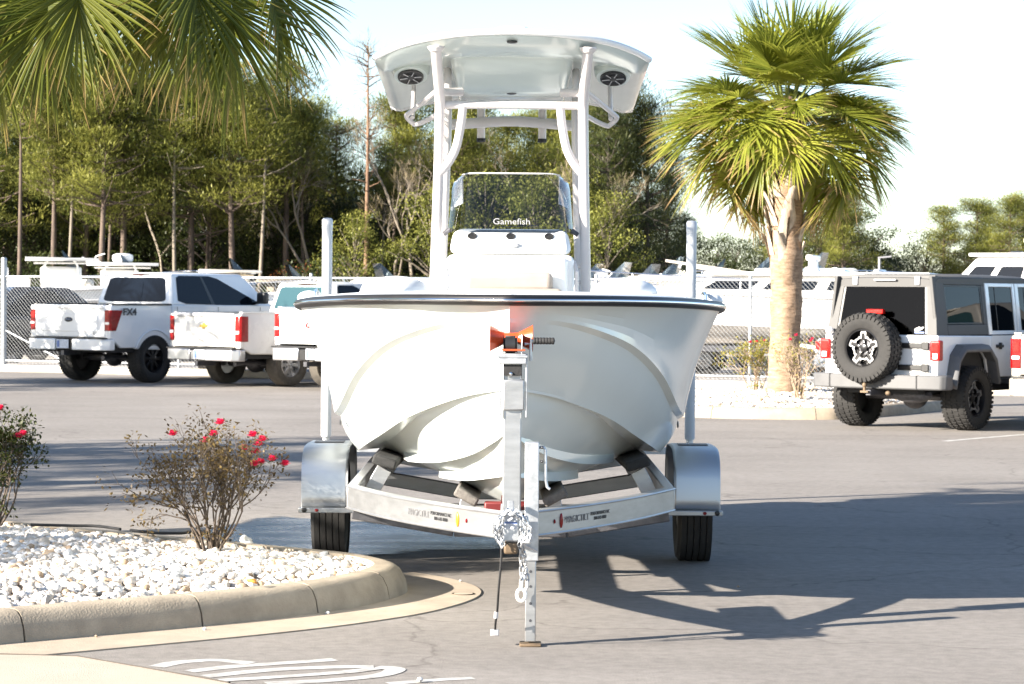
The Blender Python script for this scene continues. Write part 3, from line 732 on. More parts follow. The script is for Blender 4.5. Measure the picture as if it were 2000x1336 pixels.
# bright moulded lip along the front edge
m = MB(); lip = [ttp(-1 + 2*i/60, 0) + Vector((0, -.006, -.008)) for i in range(61)]
m.tube(lip, .020, 8); m.build('front_lip', 'gelcoat_white', TT, angle=180)
m = MB(); m.ell(ttp(0, 0) + Vector((0, .01, .012)), (.09, .03, .016), 16, 8); m.build('bow_lamp_mount', 'powder_white', TT)
m = MB(); m.ell(ttp(0, 0) + Vector((0, .05, -.062)), (.032, .02, .009), 16, 8); m.build('spreader_light', 'black_plastic', TT)
# underside electronics box
m = MB(); rs = []
for k in range(7):
    u = k/6; y0 = 15.30 + .42*u**1.4; z = 3.12 - .255*u; hw = .385 - .055*u
    rs.append([(x, y, z - 0.0) for x, y in rrect(-hw, hw, y0-16, 16.75-16, .07, 4)])
m.loft(rs, True, False, True); m.build('electronics_box', 'gelcoat_shaded', TT, bevel=0.02, seg=2, angle=50)
m = MB(); m.ell((0, 15.80-16, 2.862), (.03, .03, .008), 12, 6); m.build('dome_light', 'steel_dark', TT)
for s in (-1, 1):     # speakers on angled pods
    c = Vector((s*.605, 15.60-16, 2.945)); nn_ = Vector((s*-.02, -.46, -.88)).normalized()
    m = MB(); m.lathe([(.118, -.10), (.112, -.03), (.10, 0.0), (.0, 0.0)], c, nn_, 28); m.build('speaker_pod', 'gelcoat_shaded', TT, angle=60)
    m = MB(); m.lathe([(.078, -.004), (.078, .008), (.068, .012), (.062, .006), (.03, .003), (.026, .010), (0, .012)], c + nn_*.002, nn_, 28); SP = m.build('speaker', 'black_plastic', TT, angle=40)
    x_ = nn_.orthogonal().normalized(); y_ = nn_.cross(x_)
    for k in range(6):
        a = k*math.pi/3; d = x_*math.cos(a) + y_*math.sin(a); m = MB(); m.tube([c + nn_*.012 + d*.02, c + nn_*.014 + d*.066], .003, 5); m.build('grille_spoke', 'far_grey', SP)
def pipe(nm, pts, r=.031, mt='powder_white', n=14, par=TT, sm=14):
    m = MB(); m.tube([p - O for p in path([Vector(p) for p in pts], sm)], r, n); return m.build(nm, mt, par, angle=60)
for s in (-1, 1):
    pipe('front_leg', [(s*.465,15.50,1.0),(s*.452,15.49,1.6),(s*.432,15.47,2.3),(s*.425,15.45,2.68),(s*.425,15.40,2.82),(s*.438,15.22,3.0),(s*.442,15.16,3.07)], .031, sm=24)
    m = MB(); m.lathe([(.05, .0), (.05, -.008), (.034, -.03)], (s*.442, 15.155-16, 3.082), (0,0,1), 18); m.build('leg_flange', 'powder_white', TT)
    pipe('rear_leg', [(s*.445,16.25,1.0),(s*.425,16.2,1.8),(s*.40,16.15,2.6),(s*.40,16.2,2.93)], .028)
    pipe('brace', [(s*.288,15.45,2.755),(s*.300,15.45,2.65),(s*.325,15.45,2.52),(s*.365,15.455,2.435),(s*.425,15.46,2.36)], .026, sm=18)
    pipe('side_spreader', [(s*.43,15.45,2.86),(s*.52,15.6,2.80),(s*.62,15.75,2.735),(s*.635,15.78,2.715),(s*.60,15.8,2.68),(s*.575,15.8,2.672),(s*.50,15.75,2.70),(s*.42,15.6,2.735)], .015, 'powder_white', sm=30)
    pipe('spreader_post', [(s*.60,15.78,2.71),(s*.60,15.9,2.80),(s*.60,16.0,2.96)], .014)
    pipe('top_strut', [(s*.43,15.42,2.84),(s*.36,15.5,2.845),(s*.30,15.55,2.85)], .026)
    pipe('top_post', [(s*.385,15.55,2.85),(s*.385,15.6,2.92),(s*.385,15.65,2.99)], .024)
    for z in (1.72, 1.815): pipe('console_tie', [(s*.46,15.50,z),(s*.42,15.50,z),(s*.37,15.50,z)], .013)
pipe('cross_bar', [(-.425,15.45,2.765),(0,15.45,2.767),(.425,15.45,2.765)], .024)
pipe('rear_cross_bar', [(-.44,17.0,2.745),(-.25,17.0,2.76),(0,17.0,2.775),(.25,17.0,2.76),(.44,17.0,2.745)], .034)
pipe('upper_cross_bar', [(-.30,16.2,2.815),(0,16.2,2.818),(.30,16.2,2.815)], .018)
for x in (-.20, .20):
    pipe('rod_holder', [(x,17.02,2.90),(x,17.03,2.78),(x,17.05,2.66)], .026)
    m = MB(); m.lathe([(.030, 0), (.030, -.02), (.022, -.025)], (x, 1.05, 2.665), (0,0,1), 14); m.build('holder_cap', 'black_rubber', TT)
for x in (): pipe('rocket_launcher', [(x,17.02,2.80),(x,17.06,2.86),(x,17.1,2.92)], .018)
# outboard at the stern
m = MB(); m.box(-.2, .2, 19.12-16, 19.6-16, 1.25, 1.9); OB = m.build('outboard', 'gelcoat_white', BOAT, bevel=0.1, seg=4)
m = MB(); m.box(-.06, .06, 19.2-16, 19.45-16, .5, 1.27); m.build('drive_leg', 'gelcoat_white', OB, bevel=0.03)
m = MB(); m.box(-.12, .12, 18.98-16, 19.16-16, 1.1, 1.35); m.build('transom_bracket', 'steel_dark', OB, bevel=0.02)

# ------------------------------------------------------------------ the trailer
TR = thing('boat_trailer', 'silver aluminium boat trailer with white guide posts and a front jack', 'trailer', (0, 16.2, 0))
TO = Vector((0, 16.2, 0))
def tb(nm, pts, w, h, mt='aluminium', par=TR, bevel=0.006, up=(0,0,1)):
    m = MB()
    for a, b in zip(pts, pts[1:]): m.bar(Vector(a) - TO, Vector(b) - TO, w, h, up)
    return m.build(nm, mt, par, bevel=bevel)
ZF = .565
APX = 12.16
for s in (-1, 1):
    # bowed front beam, then the side rail
    P = path([(s*.02, APX, ZF), (s*.34, 12.66, ZF), (s*.62, 13.22, ZF), (s*.84, 13.80, ZF)], 12)
    rs = []
    for i, p in enumerate(P):
        d = (P[min(i+1, 11)] - P[max(i-1, 0)]).normalized(); n_ = Vector((d.y, -d.x, 0))*.03
        rs.append([p - TO + n_ + Vector((0,0,-.062)), p - TO + n_ + Vector((0,0,.062)), p - TO - n_ + Vector((0,0,.062)), p - TO - n_ + Vector((0,0,-.062))])
    m = MB(); m.loft(rs); B = m.build('front_beam', 'aluminium', TR, bevel=0.005, angle=30)
    # raised flanges of the beam, top and bottom
    for dz in (.056, -.056):
        m = MB(); m.tube([p - TO + Vector(((P[min(i+1,11)]-P[max(i-1,0)]).normalized().y*s*.031, -(P[min(i+1,11)]-P[max(i-1,0)]).normalized().x*s*.031, dz)) for i, p in enumerate(P)], .006, 6); m.build('flange', 'aluminium', B)
    tb('side_rail', [(s*.84, 13.78, ZF), (s*.84, 19.4, ZF)], .06, .124)
    # decals and reflectors on the front face of the beam
    def on(f): 
        x = f*11; i = min(int(x), 10); p = P[i].lerp(P[i+1], x-i); d = (P[i+1]-P[i]).normalized(); n_ = Vector((d.y*s, -d.x*s, 0))
        return p - TO + n_*.0312, d*s, n_
    def yaw(d): return math.atan2(d.y, d.x)
    if s < 0:
        spec = [('MAGICTILT', .046, .43, 'decal_grey'), ('PERFORMANCE NC\n800-642-8880', .024, .305, 'decal_black')]; fr, fs = .225, .185
    else:
        spec = [('MAGICTILT', .046, .29, 'decal_grey'), ('PERFORMANCE NC\n800-642-8880', .024, .415, 'decal_black')]; fr, fs = .215, .185
    for body, sz, f, mt in spec:
        c, d, n_ = on(f); text('decal', body, sz, mt, B, c + n_*.001, (R(90), 0, yaw(d)))
    c, d, n_ = on(fr); M = Matrix.Rotation(yaw(d), 3, 'Z')
    m = MB(); m.ell(c, (.013, .008, .036), 14, 10, M); m.build('side_reflector', 'amber' if s < 0 else 'red_lens', B)
    c, d, n_ = on(fs); m = MB(); m.ell(c, (.006, .007, .011), 10, 6, M); m.build('marker_lamp', 'red_lens', B)
    # outer and inner bunks
    OBK = [(s*.70, 14.35, .715), (s*.70, 16.5, .66), (s*.70, 19.2, .63)]
    m = MB()
    for a, b in zip(OBK, OBK[1:]): m.bar(Vector(a) - TO, Vector(b) - TO, .135, .055, (s*-.30, 0, 1))
    m.build('outer_bunk', 'carpet_dark', TR, bevel=.012)
    IBK = [(s*.235, 13.72, .575), (s*.235, 15.4, .515), (s*.235, 19.0, .50)]
    m = MB()
    for a, b in zip(IBK, IBK[1:]): m.bar(Vector(a) - TO, Vector(b) - TO, .135, .05, (s*-.55, 0, 1))
    m.build('inner_bunk', 'carpet', TR, bevel=.012)
    for y in (14.5, 16.9, 18.7): tb('bunk_bracket', [(s*.80, y, .50), (s*.705, y, .67)], .085, .02, 'aluminium', TR, .003, (0, 1, 0))
    for y in (13.9, 16.9): tb('bunk_bracket', [(s*.25, y, .40), (s*.225, y, .55)], .085, .02, 'aluminium', TR, .003, (0, 1, 0))
    # fender
    yc, zc, R0 = 16.2, .31, .395; x0, x1 = s*.985, s*1.268
    prof = []
    for k in range(15):
        a = R(178 - k*176/14); ex = 1/4.2
        cx_, sx_ = math.cos(a), math.sin(a)
        prof.append((yc - .47*math.copysign(abs(cx_)**(2*ex), -cx_)*1.0, zc + .02 + .385*abs(sx_)**(2*ex)))
    prof = [(yc-.475, .335)] + [q for q in prof if q[1] > .35] + [(yc+.475, .335)]
    m = MB(); rs = []
    for y, z in prof: rs.append([(x0, y-16.2, z), (x0 + s*.02, y-16.2, z+.006), (x1 - s*.02, y-16.2, z+.006), (x1, y-16.2, z-.004), (x1, y-16.2, z-.022)])
    m.loft(rs, False, False, False); FE = m.build('fender', 'fender', TR, angle=40); sd = FE.modifiers.new('thick', 'SOLIDIFY'); sd.thickness = .004
    m = MB(); m.prism([(y-16.2, z) for y, z in prof], 'x', x1 - s*.004, x1 - s*.001); m.build('fender_skirt_back', 'steel_dark', FE) if False else None
    m = MB(); m.bar((s*.86, -.50, .335), (s*1.28, -.50, .335), .05, .03); m.build('fender_step', 'aluminium', FE, bevel=.004)
    m = MB(); m.bar((s*.86, .45, .335), (s*1.28, .45, .335), .05, .03); m.build('fender_step', 'aluminium', FE, bevel=.004)
    m = MB(); m.ell((s*1.245, -.528, .337), (.016, .006, .016), 10, 6); m.build('marker_lamp', 'black_plastic', FE)
    m = MB(); m.ell((s*1.17, -.528, .336), (.012, .006, .010), 10, 6); m.build('marker_lamp', 'red_lens', FE)
    m = MB(); m.box(min(x0, x1)+.05, max(x0, x1)-.05, -.10, .06, .722, .7255); m.build('tread_plate', 'steel_dark', FE)
    # wheel: ribbed tyre and rim
    WH = sub('wheel', TR, (s*1.125, 0, .31))
    m = MB(); hw = .098; pr = [(.175, -hw*.85)]
    for q in ((.24, -hw*1.05), (.285, -hw*1.0), (.302, -hw*.86)): pr.append(q)
    for k in range(5):
        a = -hw*.80 + k*hw*.40
        if k: pr += [(.302, a - .004), (.302, a - .004)]
        pr += [(.311, a), (.3115, a + hw*.32)]
        if k < 4: pr += [(.302, a + hw*.32 + .002)]
    pr = [pr[i] for i in range(len(pr)) if i == 0 or pr[i] != pr[i-1]]
    pr += [(.302, hw*.9), (.285, hw*1.0), (.24, hw*1.05), (.175, hw*.85)]
    m.lathe(pr, (0,0,0), (1,0,0), 48, True); m.build('tyre', 'tyre', WH, angle=30)
    m = MB(); m.lathe([(.178, -.08), (.17, -.06), (.165, .0), (.17, .06), (.185, .085), (.165, .075), (.14, .03), (.06, .03), (.05, .06), (0, .06)], (0,0,0), (s,0,0), 30); m.build('rim', 'galvanised', WH, angle=30)
    # guide post: galvanised upright in a white sleeve
    gx, gy = s*1.37, 19.25
    if s > 0: gx = 1.32
    m = MB(); m.bar((s*.84, gy-16.2, .50), (gx, gy-16.2, .50), .05, .05); m.tube([(gx, gy-16.2, .47), (gx, gy-16.2, .62)], .026, 10); GPO = m.build('guide_bracket', 'galvanised', TR)
    m = MB(); m.lathe([(.036, .585), (.038, .60), (.038, 2.12), (.040, 2.12), (.040, 2.185), (.03, 2.20), (0, 2.203)], (gx, gy-16.2, 0), (0,0,1), 20); m.build('guide_post', 'pvc', TR, angle=40)
for y, z in ((13.85, .44), (15.0, .42), (16.9, .40), (18.8, .42)):
    tb('cross_member', [(-.84, y, z+.05), (-.30, y, z-.04), (.30, y, z-.04), (.84, y, z+.05)], .06, .09, 'steel_dark' if y < 14 else 'aluminium')
tb('axle', [(-1.05, 16.2, .31), (1.05, 16.2, .31)], .06, .06, 'galvanised')
tb('license_board', [(-.8, 19.4, ZF), (.8, 19.4, ZF)], .06, .124)
# tongue and coupler
tb('tongue', [(0, APX+.9, ZF-.02), (0, APX-.10, ZF-.01)], .10, .10)
m = MB(); m.box(-.045, .05, APX-.30-16.2, APX-.08-16.2, .51, .645); COU = m.build('coupler', 'galvanised', TR, bevel=.014)
m = MB(); m.box(-.03, .034, APX-.31-16.2, APX-.20-16.2, .46, .512); m.build('ball_socket', 'rust', COU, bevel=.01)
m = MB(); m.box(-.027, .03, APX-.304-16.2, APX-.298-16.2, .575, .635); m.build('label_plate', 'plate', COU)
m = MB(); m.box(-.027, .03, APX-.306-16.2, APX-.302-16.2, .60, .607); m.build('label_stripe', 'plate_blue', COU)
m = MB(); m.bar((.0, APX-.25-16.2, .65), (.0, APX-.05-16.2, .675), .03, .02); m.build('latch', 'galvanised', COU, bevel=.004)
# winch post
PY = 12.40
tb('winch_post', [(.004, PY, .50), (.004, PY+.02, 1.36)], .088, .088, 'aluminium', TR, .006, (0, 1, 0))
tb('post_sleeve', [(.010, PY, 1.095), (.010, PY, 1.24)], .100, .105, 'aluminium', TR, .006, (0, 1, 0))
for s in (-1, 1): tb('post_plate', [(.008 + s*.062, PY+.03, 1.06), (.008 + s*.062, PY+.03, 1.36)], .008, .15, 'galvanised', TR, .002, (0, 1, 0))
tb('post_cap', [(.004, PY-.046, 1.26), (.004, PY-.046, 1.31)], .085, .012, 'black_rubber', TR, .002, (0, 1, 0))
m = MB(); m.ell((-.004, PY-.055-16.2, 1.268), (.010, .008, .010), 8, 6); m.build('post_bolt', 'chrome', TR)
WN = sub('winch', TR, (0, PY-16.2, 1.40))
m = MB(); m.box(-.062, .068, -.07, .07, -.085, -.035); m.box(-.066, -.060, -.07, .07, -.085, -.005); m.box(.044, .050, -.07, .07, -.085, .055); m.build('winch_frame', 'galvanised', WN, bevel=.003)
m = MB(); m.box(-.070, .075, -.075, -.060, -.055, -.043); m.build('tie_bar', 'galvanised', WN, bevel=.002)
m = MB(); m.box(-.048, .062, -.078, -.068, -.022, -.014); m.build('warning_label', 'red_poly', WN)
m = MB(); m.lathe([(.050, -.034), (.034, -.03), (.034, .03), (.050, .034)], (-.008, -.02, .005), (1,0,0), 20); m.build('strap_drum', 'black_rubber', WN, angle=30)
m = MB(); m.lathe([(.044, -.024), (.044, .024)], (-.008, -.02, .005), (1,0,0), 20); m.build('strap', 'black_plastic', WN)
for s in (-1, 1):      # red vee roller
    m = MB(); m.lathe([(.018, .026), (.030, .030), (.062, .092), (.066, .097), (.056, .099), (.015, .07)], (.002 + (s-1)*.005, .065, .035), (s,0,0), 28); m.build('vee_roller', 'red_poly', WN, angle=35)
m = MB(); m.lathe([(.030, -.04), (.026, 0), (.030, .04)], (0, .065, .035), (1,0,0), 20); m.build('roller_core', 'red_poly', WN)
m = MB(); m.tube([(.06, -.02, .01), (.088, -.02, .01), (.090, -.03, -.05), (.090, -.03, -.07)], .007, 8); m.tube([(.088, -.03, .02), (.100, -.03, .025)], .009, 8); m.bar((.09, -.03, -.07), (.09, -.03, .04), .007, .026, (0, 1, 0)); m.build('crank_arm', 'galvanised', WN)
m = MB(); pr = []
for k in range(7):
    pr += [(.0145, .100 + k*.0145), (.0165, .103 + k*.0145), (.0165, .111 + k*.0145), (.0145, .1135 + k*.0145)]
m.lathe([(0, .0985)] + pr + [(0, .2045)], (0, -.03, .025), (1,0,0), 16); m.build('crank_grip', 'black_rubber', WN, angle=30)
m = MB(); m.tube([(-.01, .02, .0), (-.004, .09, .01), (0, .12, .0)], .006, 6); m.build('winch_strap_hook', 'steel_dark', WN)
# jack
JX, JY = .098, 12.18
tb('jack_tube', [(JX, JY, .40), (JX, JY, .955)], .066, .066, 'galvanised', TR, .004, (0, 1, 0))
tb('jack_leg', [(JX-.002, JY, .02), (JX-.002, JY, .42)], .050, .050, 'aluminium', TR, .004, (0, 1, 0))
for z in (.12, .20, .28, .35):
    m = MB(); m.lathe([(0, .001), (.007, .001), (.007, -.002)], (JX-.002, JY-.0255-16.2, z), (0,-1,0), 10); m.build('pin_hole', 'steel_dark', TR)
m = MB(); m.box(JX-.052, JX+.05, JY-.06-16.2, JY+.06-16.2, 0.001, .014); m.build('jack_foot', 'rust', TR, bevel=.004)
m = MB(); m.tube([(JX+.03, JY-16.2, .93), (JX+.055, JY-.01-16.2, .93), (JX+.062, JY-.01-16.2, .92), (JX+.064, JY-.01-16.2, .78), (JX+.072, JY-.01-16.2, .745), (JX+.085, JY-.01-16.2, .735)], .0075, 8); m.build('jack_handle', 'galvanised', TR)
for z in (.93, .865):
    m = MB(); m.ell((JX+.046, JY-.02-16.2, z), (.007, .007, .007), 8, 6); m.build('jack_bolt', 'steel_dark', TR)
tb('jack_mount', [(0, JY+.05, .55), (JX, JY+.05, .55)], .05, .11, 'galvanised', TR, .004)
# safety chain: every link its own ring
def link_mesh():
    m = MB(); P = []
    for k in range(16):
        a = 2*math.pi*k/16; x = .0075*math.cos(a); z = .009*math.sin(a) + (.009 if math.sin(a) > 0 else -.009); P.append((x, 0, z))
    P.append(P[0]); m.tube(P, .0034, 5, False); return m.mesh('chain_link', True, 60)
LM = link_mesh(); LM.materials.append(MATS['galvanised'])
def chain(nm, pts):
    P = [Vector(p) - TO for p in pts]; L = sum((b-a).length for a, b in zip(P, P[1:])); n = max(2, int(L/.0265))
    CH = None
    for i in range(n):
        t = (i + .5)/n*L; acc = 0
        for a, b in zip(P, P[1:]):
            l = (b-a).length
            if acc + l >= t: break
            acc += l
        p = a.lerp(b, (t-acc)/l); d = (b-a).normalized(); q = d.to_track_quat('Z', 'Y').to_euler()
        if CH is None: CH = sub(nm, TR)
        o = link('chain_link', LM, CH); o.location = p; o.rotation_mode = 'QUATERNION'
        from mathutils import Quaternion
        o.rotation_quaternion = d.to_track_quat('Z', 'Y') @ Quaternion((0,0,1), (i % 2)*math.pi/2 + .3)
rr = random.Random(4)
for j in range(6):
    P = []
    for k in range(22):
        a = -2.4 + 4.8*k/21 + rr.uniform(-.1, .1); r1 = (.074, .058, .068, .048, .062, .076)[j] + rr.uniform(-.006, .006)
        P.append((.003 + r1*math.sin(a)*1.06, APX - .24 - .022*j + rr.uniform(-.012, .012) - .02*math.cos(a*.5), .578 - .085*math.cos(a)*-1*1.0 + rr.uniform(-.01, .01) - .01))
    chain('safety_chain', P)
chain('safety_chain', [(.055, APX-.20, .50), (.066, APX-.16, .44), (.070, APX-.10, .38), (.060, APX-.12, .33), (.078, APX-.10, .36), (.082, APX-.11, .30), (.068, APX-.12, .27)])
chain('safety_chain', [(.045, APX-.20, .50), (.050, APX-.17, .40), (.052, APX-.15, .30)])
m = MB(); P = [(.052 + .020*math.cos(2*math.pi*k/20), JY-.07-16.2, .245 + .028*math.sin(2*math.pi*k/20)) for k in range(21)]
m.tube(P, .008, 8, False); m.tube([(.052, JY-.07-16.2, .27), (.052, JY-.07-16.2, .31)], .010, 8); m.build('shackle', 'gelcoat_white', TR)
m = MB(); m.tube(path([(JX-.03, JY-.05-16.2, .475), (JX+.0, JY-.05-16.2, .46), (JX+.03, JY-.05-16.2, .445)], 6), .004, 6); m.build('retaining_wire', 'powder_white', TR)
# wiring lead hanging from the coupler
c0 = W(979, 1066, 11.9); m = MB(); PP = [W(979, 1060, 11.92), W(979, 1090, 11.92), W(974, 1150, 11.95), W(971, 1195, 12.05), W(968, 1215, 12.1), W(967, 1232, 12.15)]
m.tube([p - TO for p in path(PP, 24)], .0055, 8); CB = m.build('wiring_lead', 'black_rubber', TR)
e = PP[-1] - TO; m = MB(); m.box(e.x-.022, e.x+.018, e.y-.02, e.y+.02, e.z-.022, e.z+.006); m.build('plug', 'far_grey', CB, bevel=.004)
m = MB(); m.tube([PP[3] - TO + Vector((-.004, 0, 0)), PP[3] - TO + Vector((-.006, 0, -.03))], .010, 8); m.build('splice_tape', 'far_grey', CB)
m = MB(); m.lathe([(.05, -.05), (.032, 0), (.05, .05)], (0, 13.62-16.2, .545), (1,0,0), 18); KRL = m.build('keel_roller', 'maroon', TR)
m = MB(); m.box(-.14, .14, 13.72-16.2, 13.80-16.2, .47, .55); m.build('keel_bracket', 'maroon', TR, bevel=.01)

# ------------------------------------------------------------------ vehicles (local: x right, y forward, z up, origin under the rear axle)
def wheel(par, x, y, Rr, w, rimr, style, tyre_mat='tyre', rim_mat='rim_black', blocks=0, name='wheel', z=None, axis=None, loc=None, n_lug=5):
    s = 1 if x > 0 else -1
    WH = sub(name, par, loc if loc else (x, y, Rr if z is None else z), axis if axis else (0, 0, 0 if s > 0 else math.pi))
    h = w/2; m = MB()
    m.lathe([(rimr*.98, -h*.8), (rimr*1.08, -h*.95), (Rr*.86, -h*1.03), (Rr*.95, -h*.96), (Rr*.975, -h*.8), (Rr*.975, h*.8), (Rr*.95, h*.96), (Rr*.86, h*1.03), (rimr*1.08, h*.95), (rimr*.98, h*.8), (rimr*.9, 0)], (0,0,0), (1,0,0), 40, True)
    T = m.build('tyre', tyre_mat, WH, angle=40)
    if blocks:      # lugs of the off-road tread, one mesh
        m = MB()
        for k in range(blocks):
            a = 2*math.pi*k/blocks
            for j, (xc, ww) in enumerate(((-.78, .34), (-.27, .36), (.27, .36), (.78, .34))):
                aa = a + (.5*(j % 2) + .12*j)*2*math.pi/blocks; da = 2*math.pi/blocks*.33
                r0, r1 = Rr*.955, Rr*1.0; xs = (h*(xc - ww/2), h*(xc + ww/2)); p = []
                for r_ in (r0, r1):
                    for xx, an in ((xs[0], aa-da), (xs[1], aa-da*.7), (xs[1], aa+da), (xs[0], aa+da*.7)):
                        rr_ = r_ - (.03*Rr if abs(xx) > h*.9 else 0); p.append((xx, rr_*math.cos(an), rr_*math.sin(an)))
                m.hexa(p)
            for sx in (-1, 1):
                xx = h*1.03*sx; aa = a; da = 2*math.pi/blocks*.28; p = []
                for x2 in (xx - .012, xx + .012):
                    for r_, an in ((Rr*.84, aa-da), (Rr*.955, aa-da), (Rr*.955, aa+da), (Rr*.84, aa+da)): p.append((x2, r_*math.cos(an), r_*math.sin(an)))
                m.hexa(p)
        o = m.build('tread_lugs', tyre_mat, T, smooth=False); o['kind'] = 'stuff'
    m = MB(); m.lathe([(rimr*.99, h*.80), (rimr*.93, h*.86), (rimr*.90, h*.55), (rimr*.86, -h*.2), (rimr*.2, -h*.2), (0, -h*.2)], (0,0,0), (1,0,0), 32, cap0=False)
    RM = m.build('rim', rim_mat if style != 'star' else 'rim_black', WH, angle=40)
    if style in ('spoke', 'spoke6'):
        ns = 6 if style == 'spoke6' else 8
        for k in range(ns):
            a = 2*math.pi*k/ns; m = MB(); c, sn = math.cos(a), math.sin(a); q = .16/ns*8
            m.hexa([(h*.45 + (dx if r_ > .5 else dx + .02), r_*rimr*c - t_*rimr*sn, r_*rimr*sn + t_*rimr*c) for dx in (-.03, .01) for r_, t_ in ((.18, -q*.5), (.92, -q*.8), (.92, q*.8), (.18, q*.5))])
            m.build('spoke', rim_mat, RM, bevel=.006)
    if style == 'star':        # five machined forks
        for k in range(5):
            a0 = 2*math.pi*k/5 + math.pi/2; m = MB(); pts = []
            def P2(r_, da): return (math.cos(a0+da)*r_*rimr, math.sin(a0+da)*r_*rimr)
            outl = [(.60, -.63), (.66, -.40), (.62, -.26), (.80, -.22), (.90, -.16), (.90, .16), (.80, .22), (.62, .26), (.66, .40), (.60, .63), (.52, .60), (.56, .42), (.50, .22), (.70, .13), (.78, .10), (.78, -.10), (.70, -.13), (.50, -.22), (.56, -.42), (.52, -.60)]
            pp = [P2(r_, d) for r_, d in outl]; nq = len(pp)//2
            vs = [(h*.62, y_, z_) for y_, z_ in pp] + [(h*.52, y_, z_) for y_, z_ in pp]; fs = []; N = len(pp)
            for i in range(nq - 1): fs.append((i, i+1, N-2-i, N-1-i)); fs.append((N+i, N+i+1, 2*N-2-i, 2*N-1-i))
            for i in range(N): fs.append((i, (i+1) % N, N+(i+1) % N, N+i))
            m.add(vs, fs); m.build('fork', 'rim_machined', RM, smooth=False)
        for k in range(5):
            a0 = 2*math.pi*k/5 + math.pi/2; m = MB(); m.bar((h*.42, 0, 0), (h*.48, math.cos(a0)*rimr*.8, math.sin(a0)*rimr*.8), .035, .02, (1,0,0)); m.build('web', 'rim_black', RM, bevel=.004)
    m = MB(); m.lathe([(rimr*.22, h*.2), (rimr*.20, h*.55), (rimr*.12, h*.6), (0, h*.6)], (0,0,0), (1,0,0), 18); m.build('hub', 'rim_black' if style == 'star' else rim_mat, RM)
    for k in range(n_lug):
        a = 2*math.pi*k/n_lug + .3; m = MB(); m.lathe([(.011, h*.3), (.011, h*.56), (0, h*.58)], (0, math.cos(a)*rimr*.32, math.sin(a)*rimr*.32), (1,0,0), 6); m.build('lug_nut', 'chrome', RM)
    return WH
def arch(yc, zc, r, z0, n=12, sq=1.0):
    """arch cut-out points from front to back at sill height z0 (profile in y,z)"""
    a0 = math.asin(max(-1, min(1, (z0 - zc)/r))); out = []
    for k in range(n + 1):
        a = a0 + (math.pi - 2*a0)*k/n; out.append((yc - r*math.cos(a)*-1*-1, zc + r*math.sin(a)))
    return out[::-1]
def panel(par, nm, quad, u0, u1, v0, v1, mat, off=.006, r=.12, thick=.006, bevel=0, corners=None):
    """rounded thin panel lying on a quad (bl, br, tr, tl), in its u-v space"""
    a, b, c, d = [Vector(q) for q in quad]; n = (b-a).cross(d-a).normalized()
    def at(u, v): return (a.lerp(b, u)).lerp(d.lerp(c, u), v)
    pts = corners if corners else rrect(u0, u1, v0, v1, r*min(u1-u0, v1-v0), 4)
    m = MB(); N = len(pts); vs = [at(u, v) + n*off for u, v in pts] + [at(u, v) + n*(off - thick) for u, v in pts]
    m.add(vs, [tuple(range(N)), tuple(range(2*N-1, N-1, -1))] + [(i, (i+1) % N, N+(i+1) % N, N+i) for i in range(N)])
    return m.build(nm, mat, par, smooth=False)
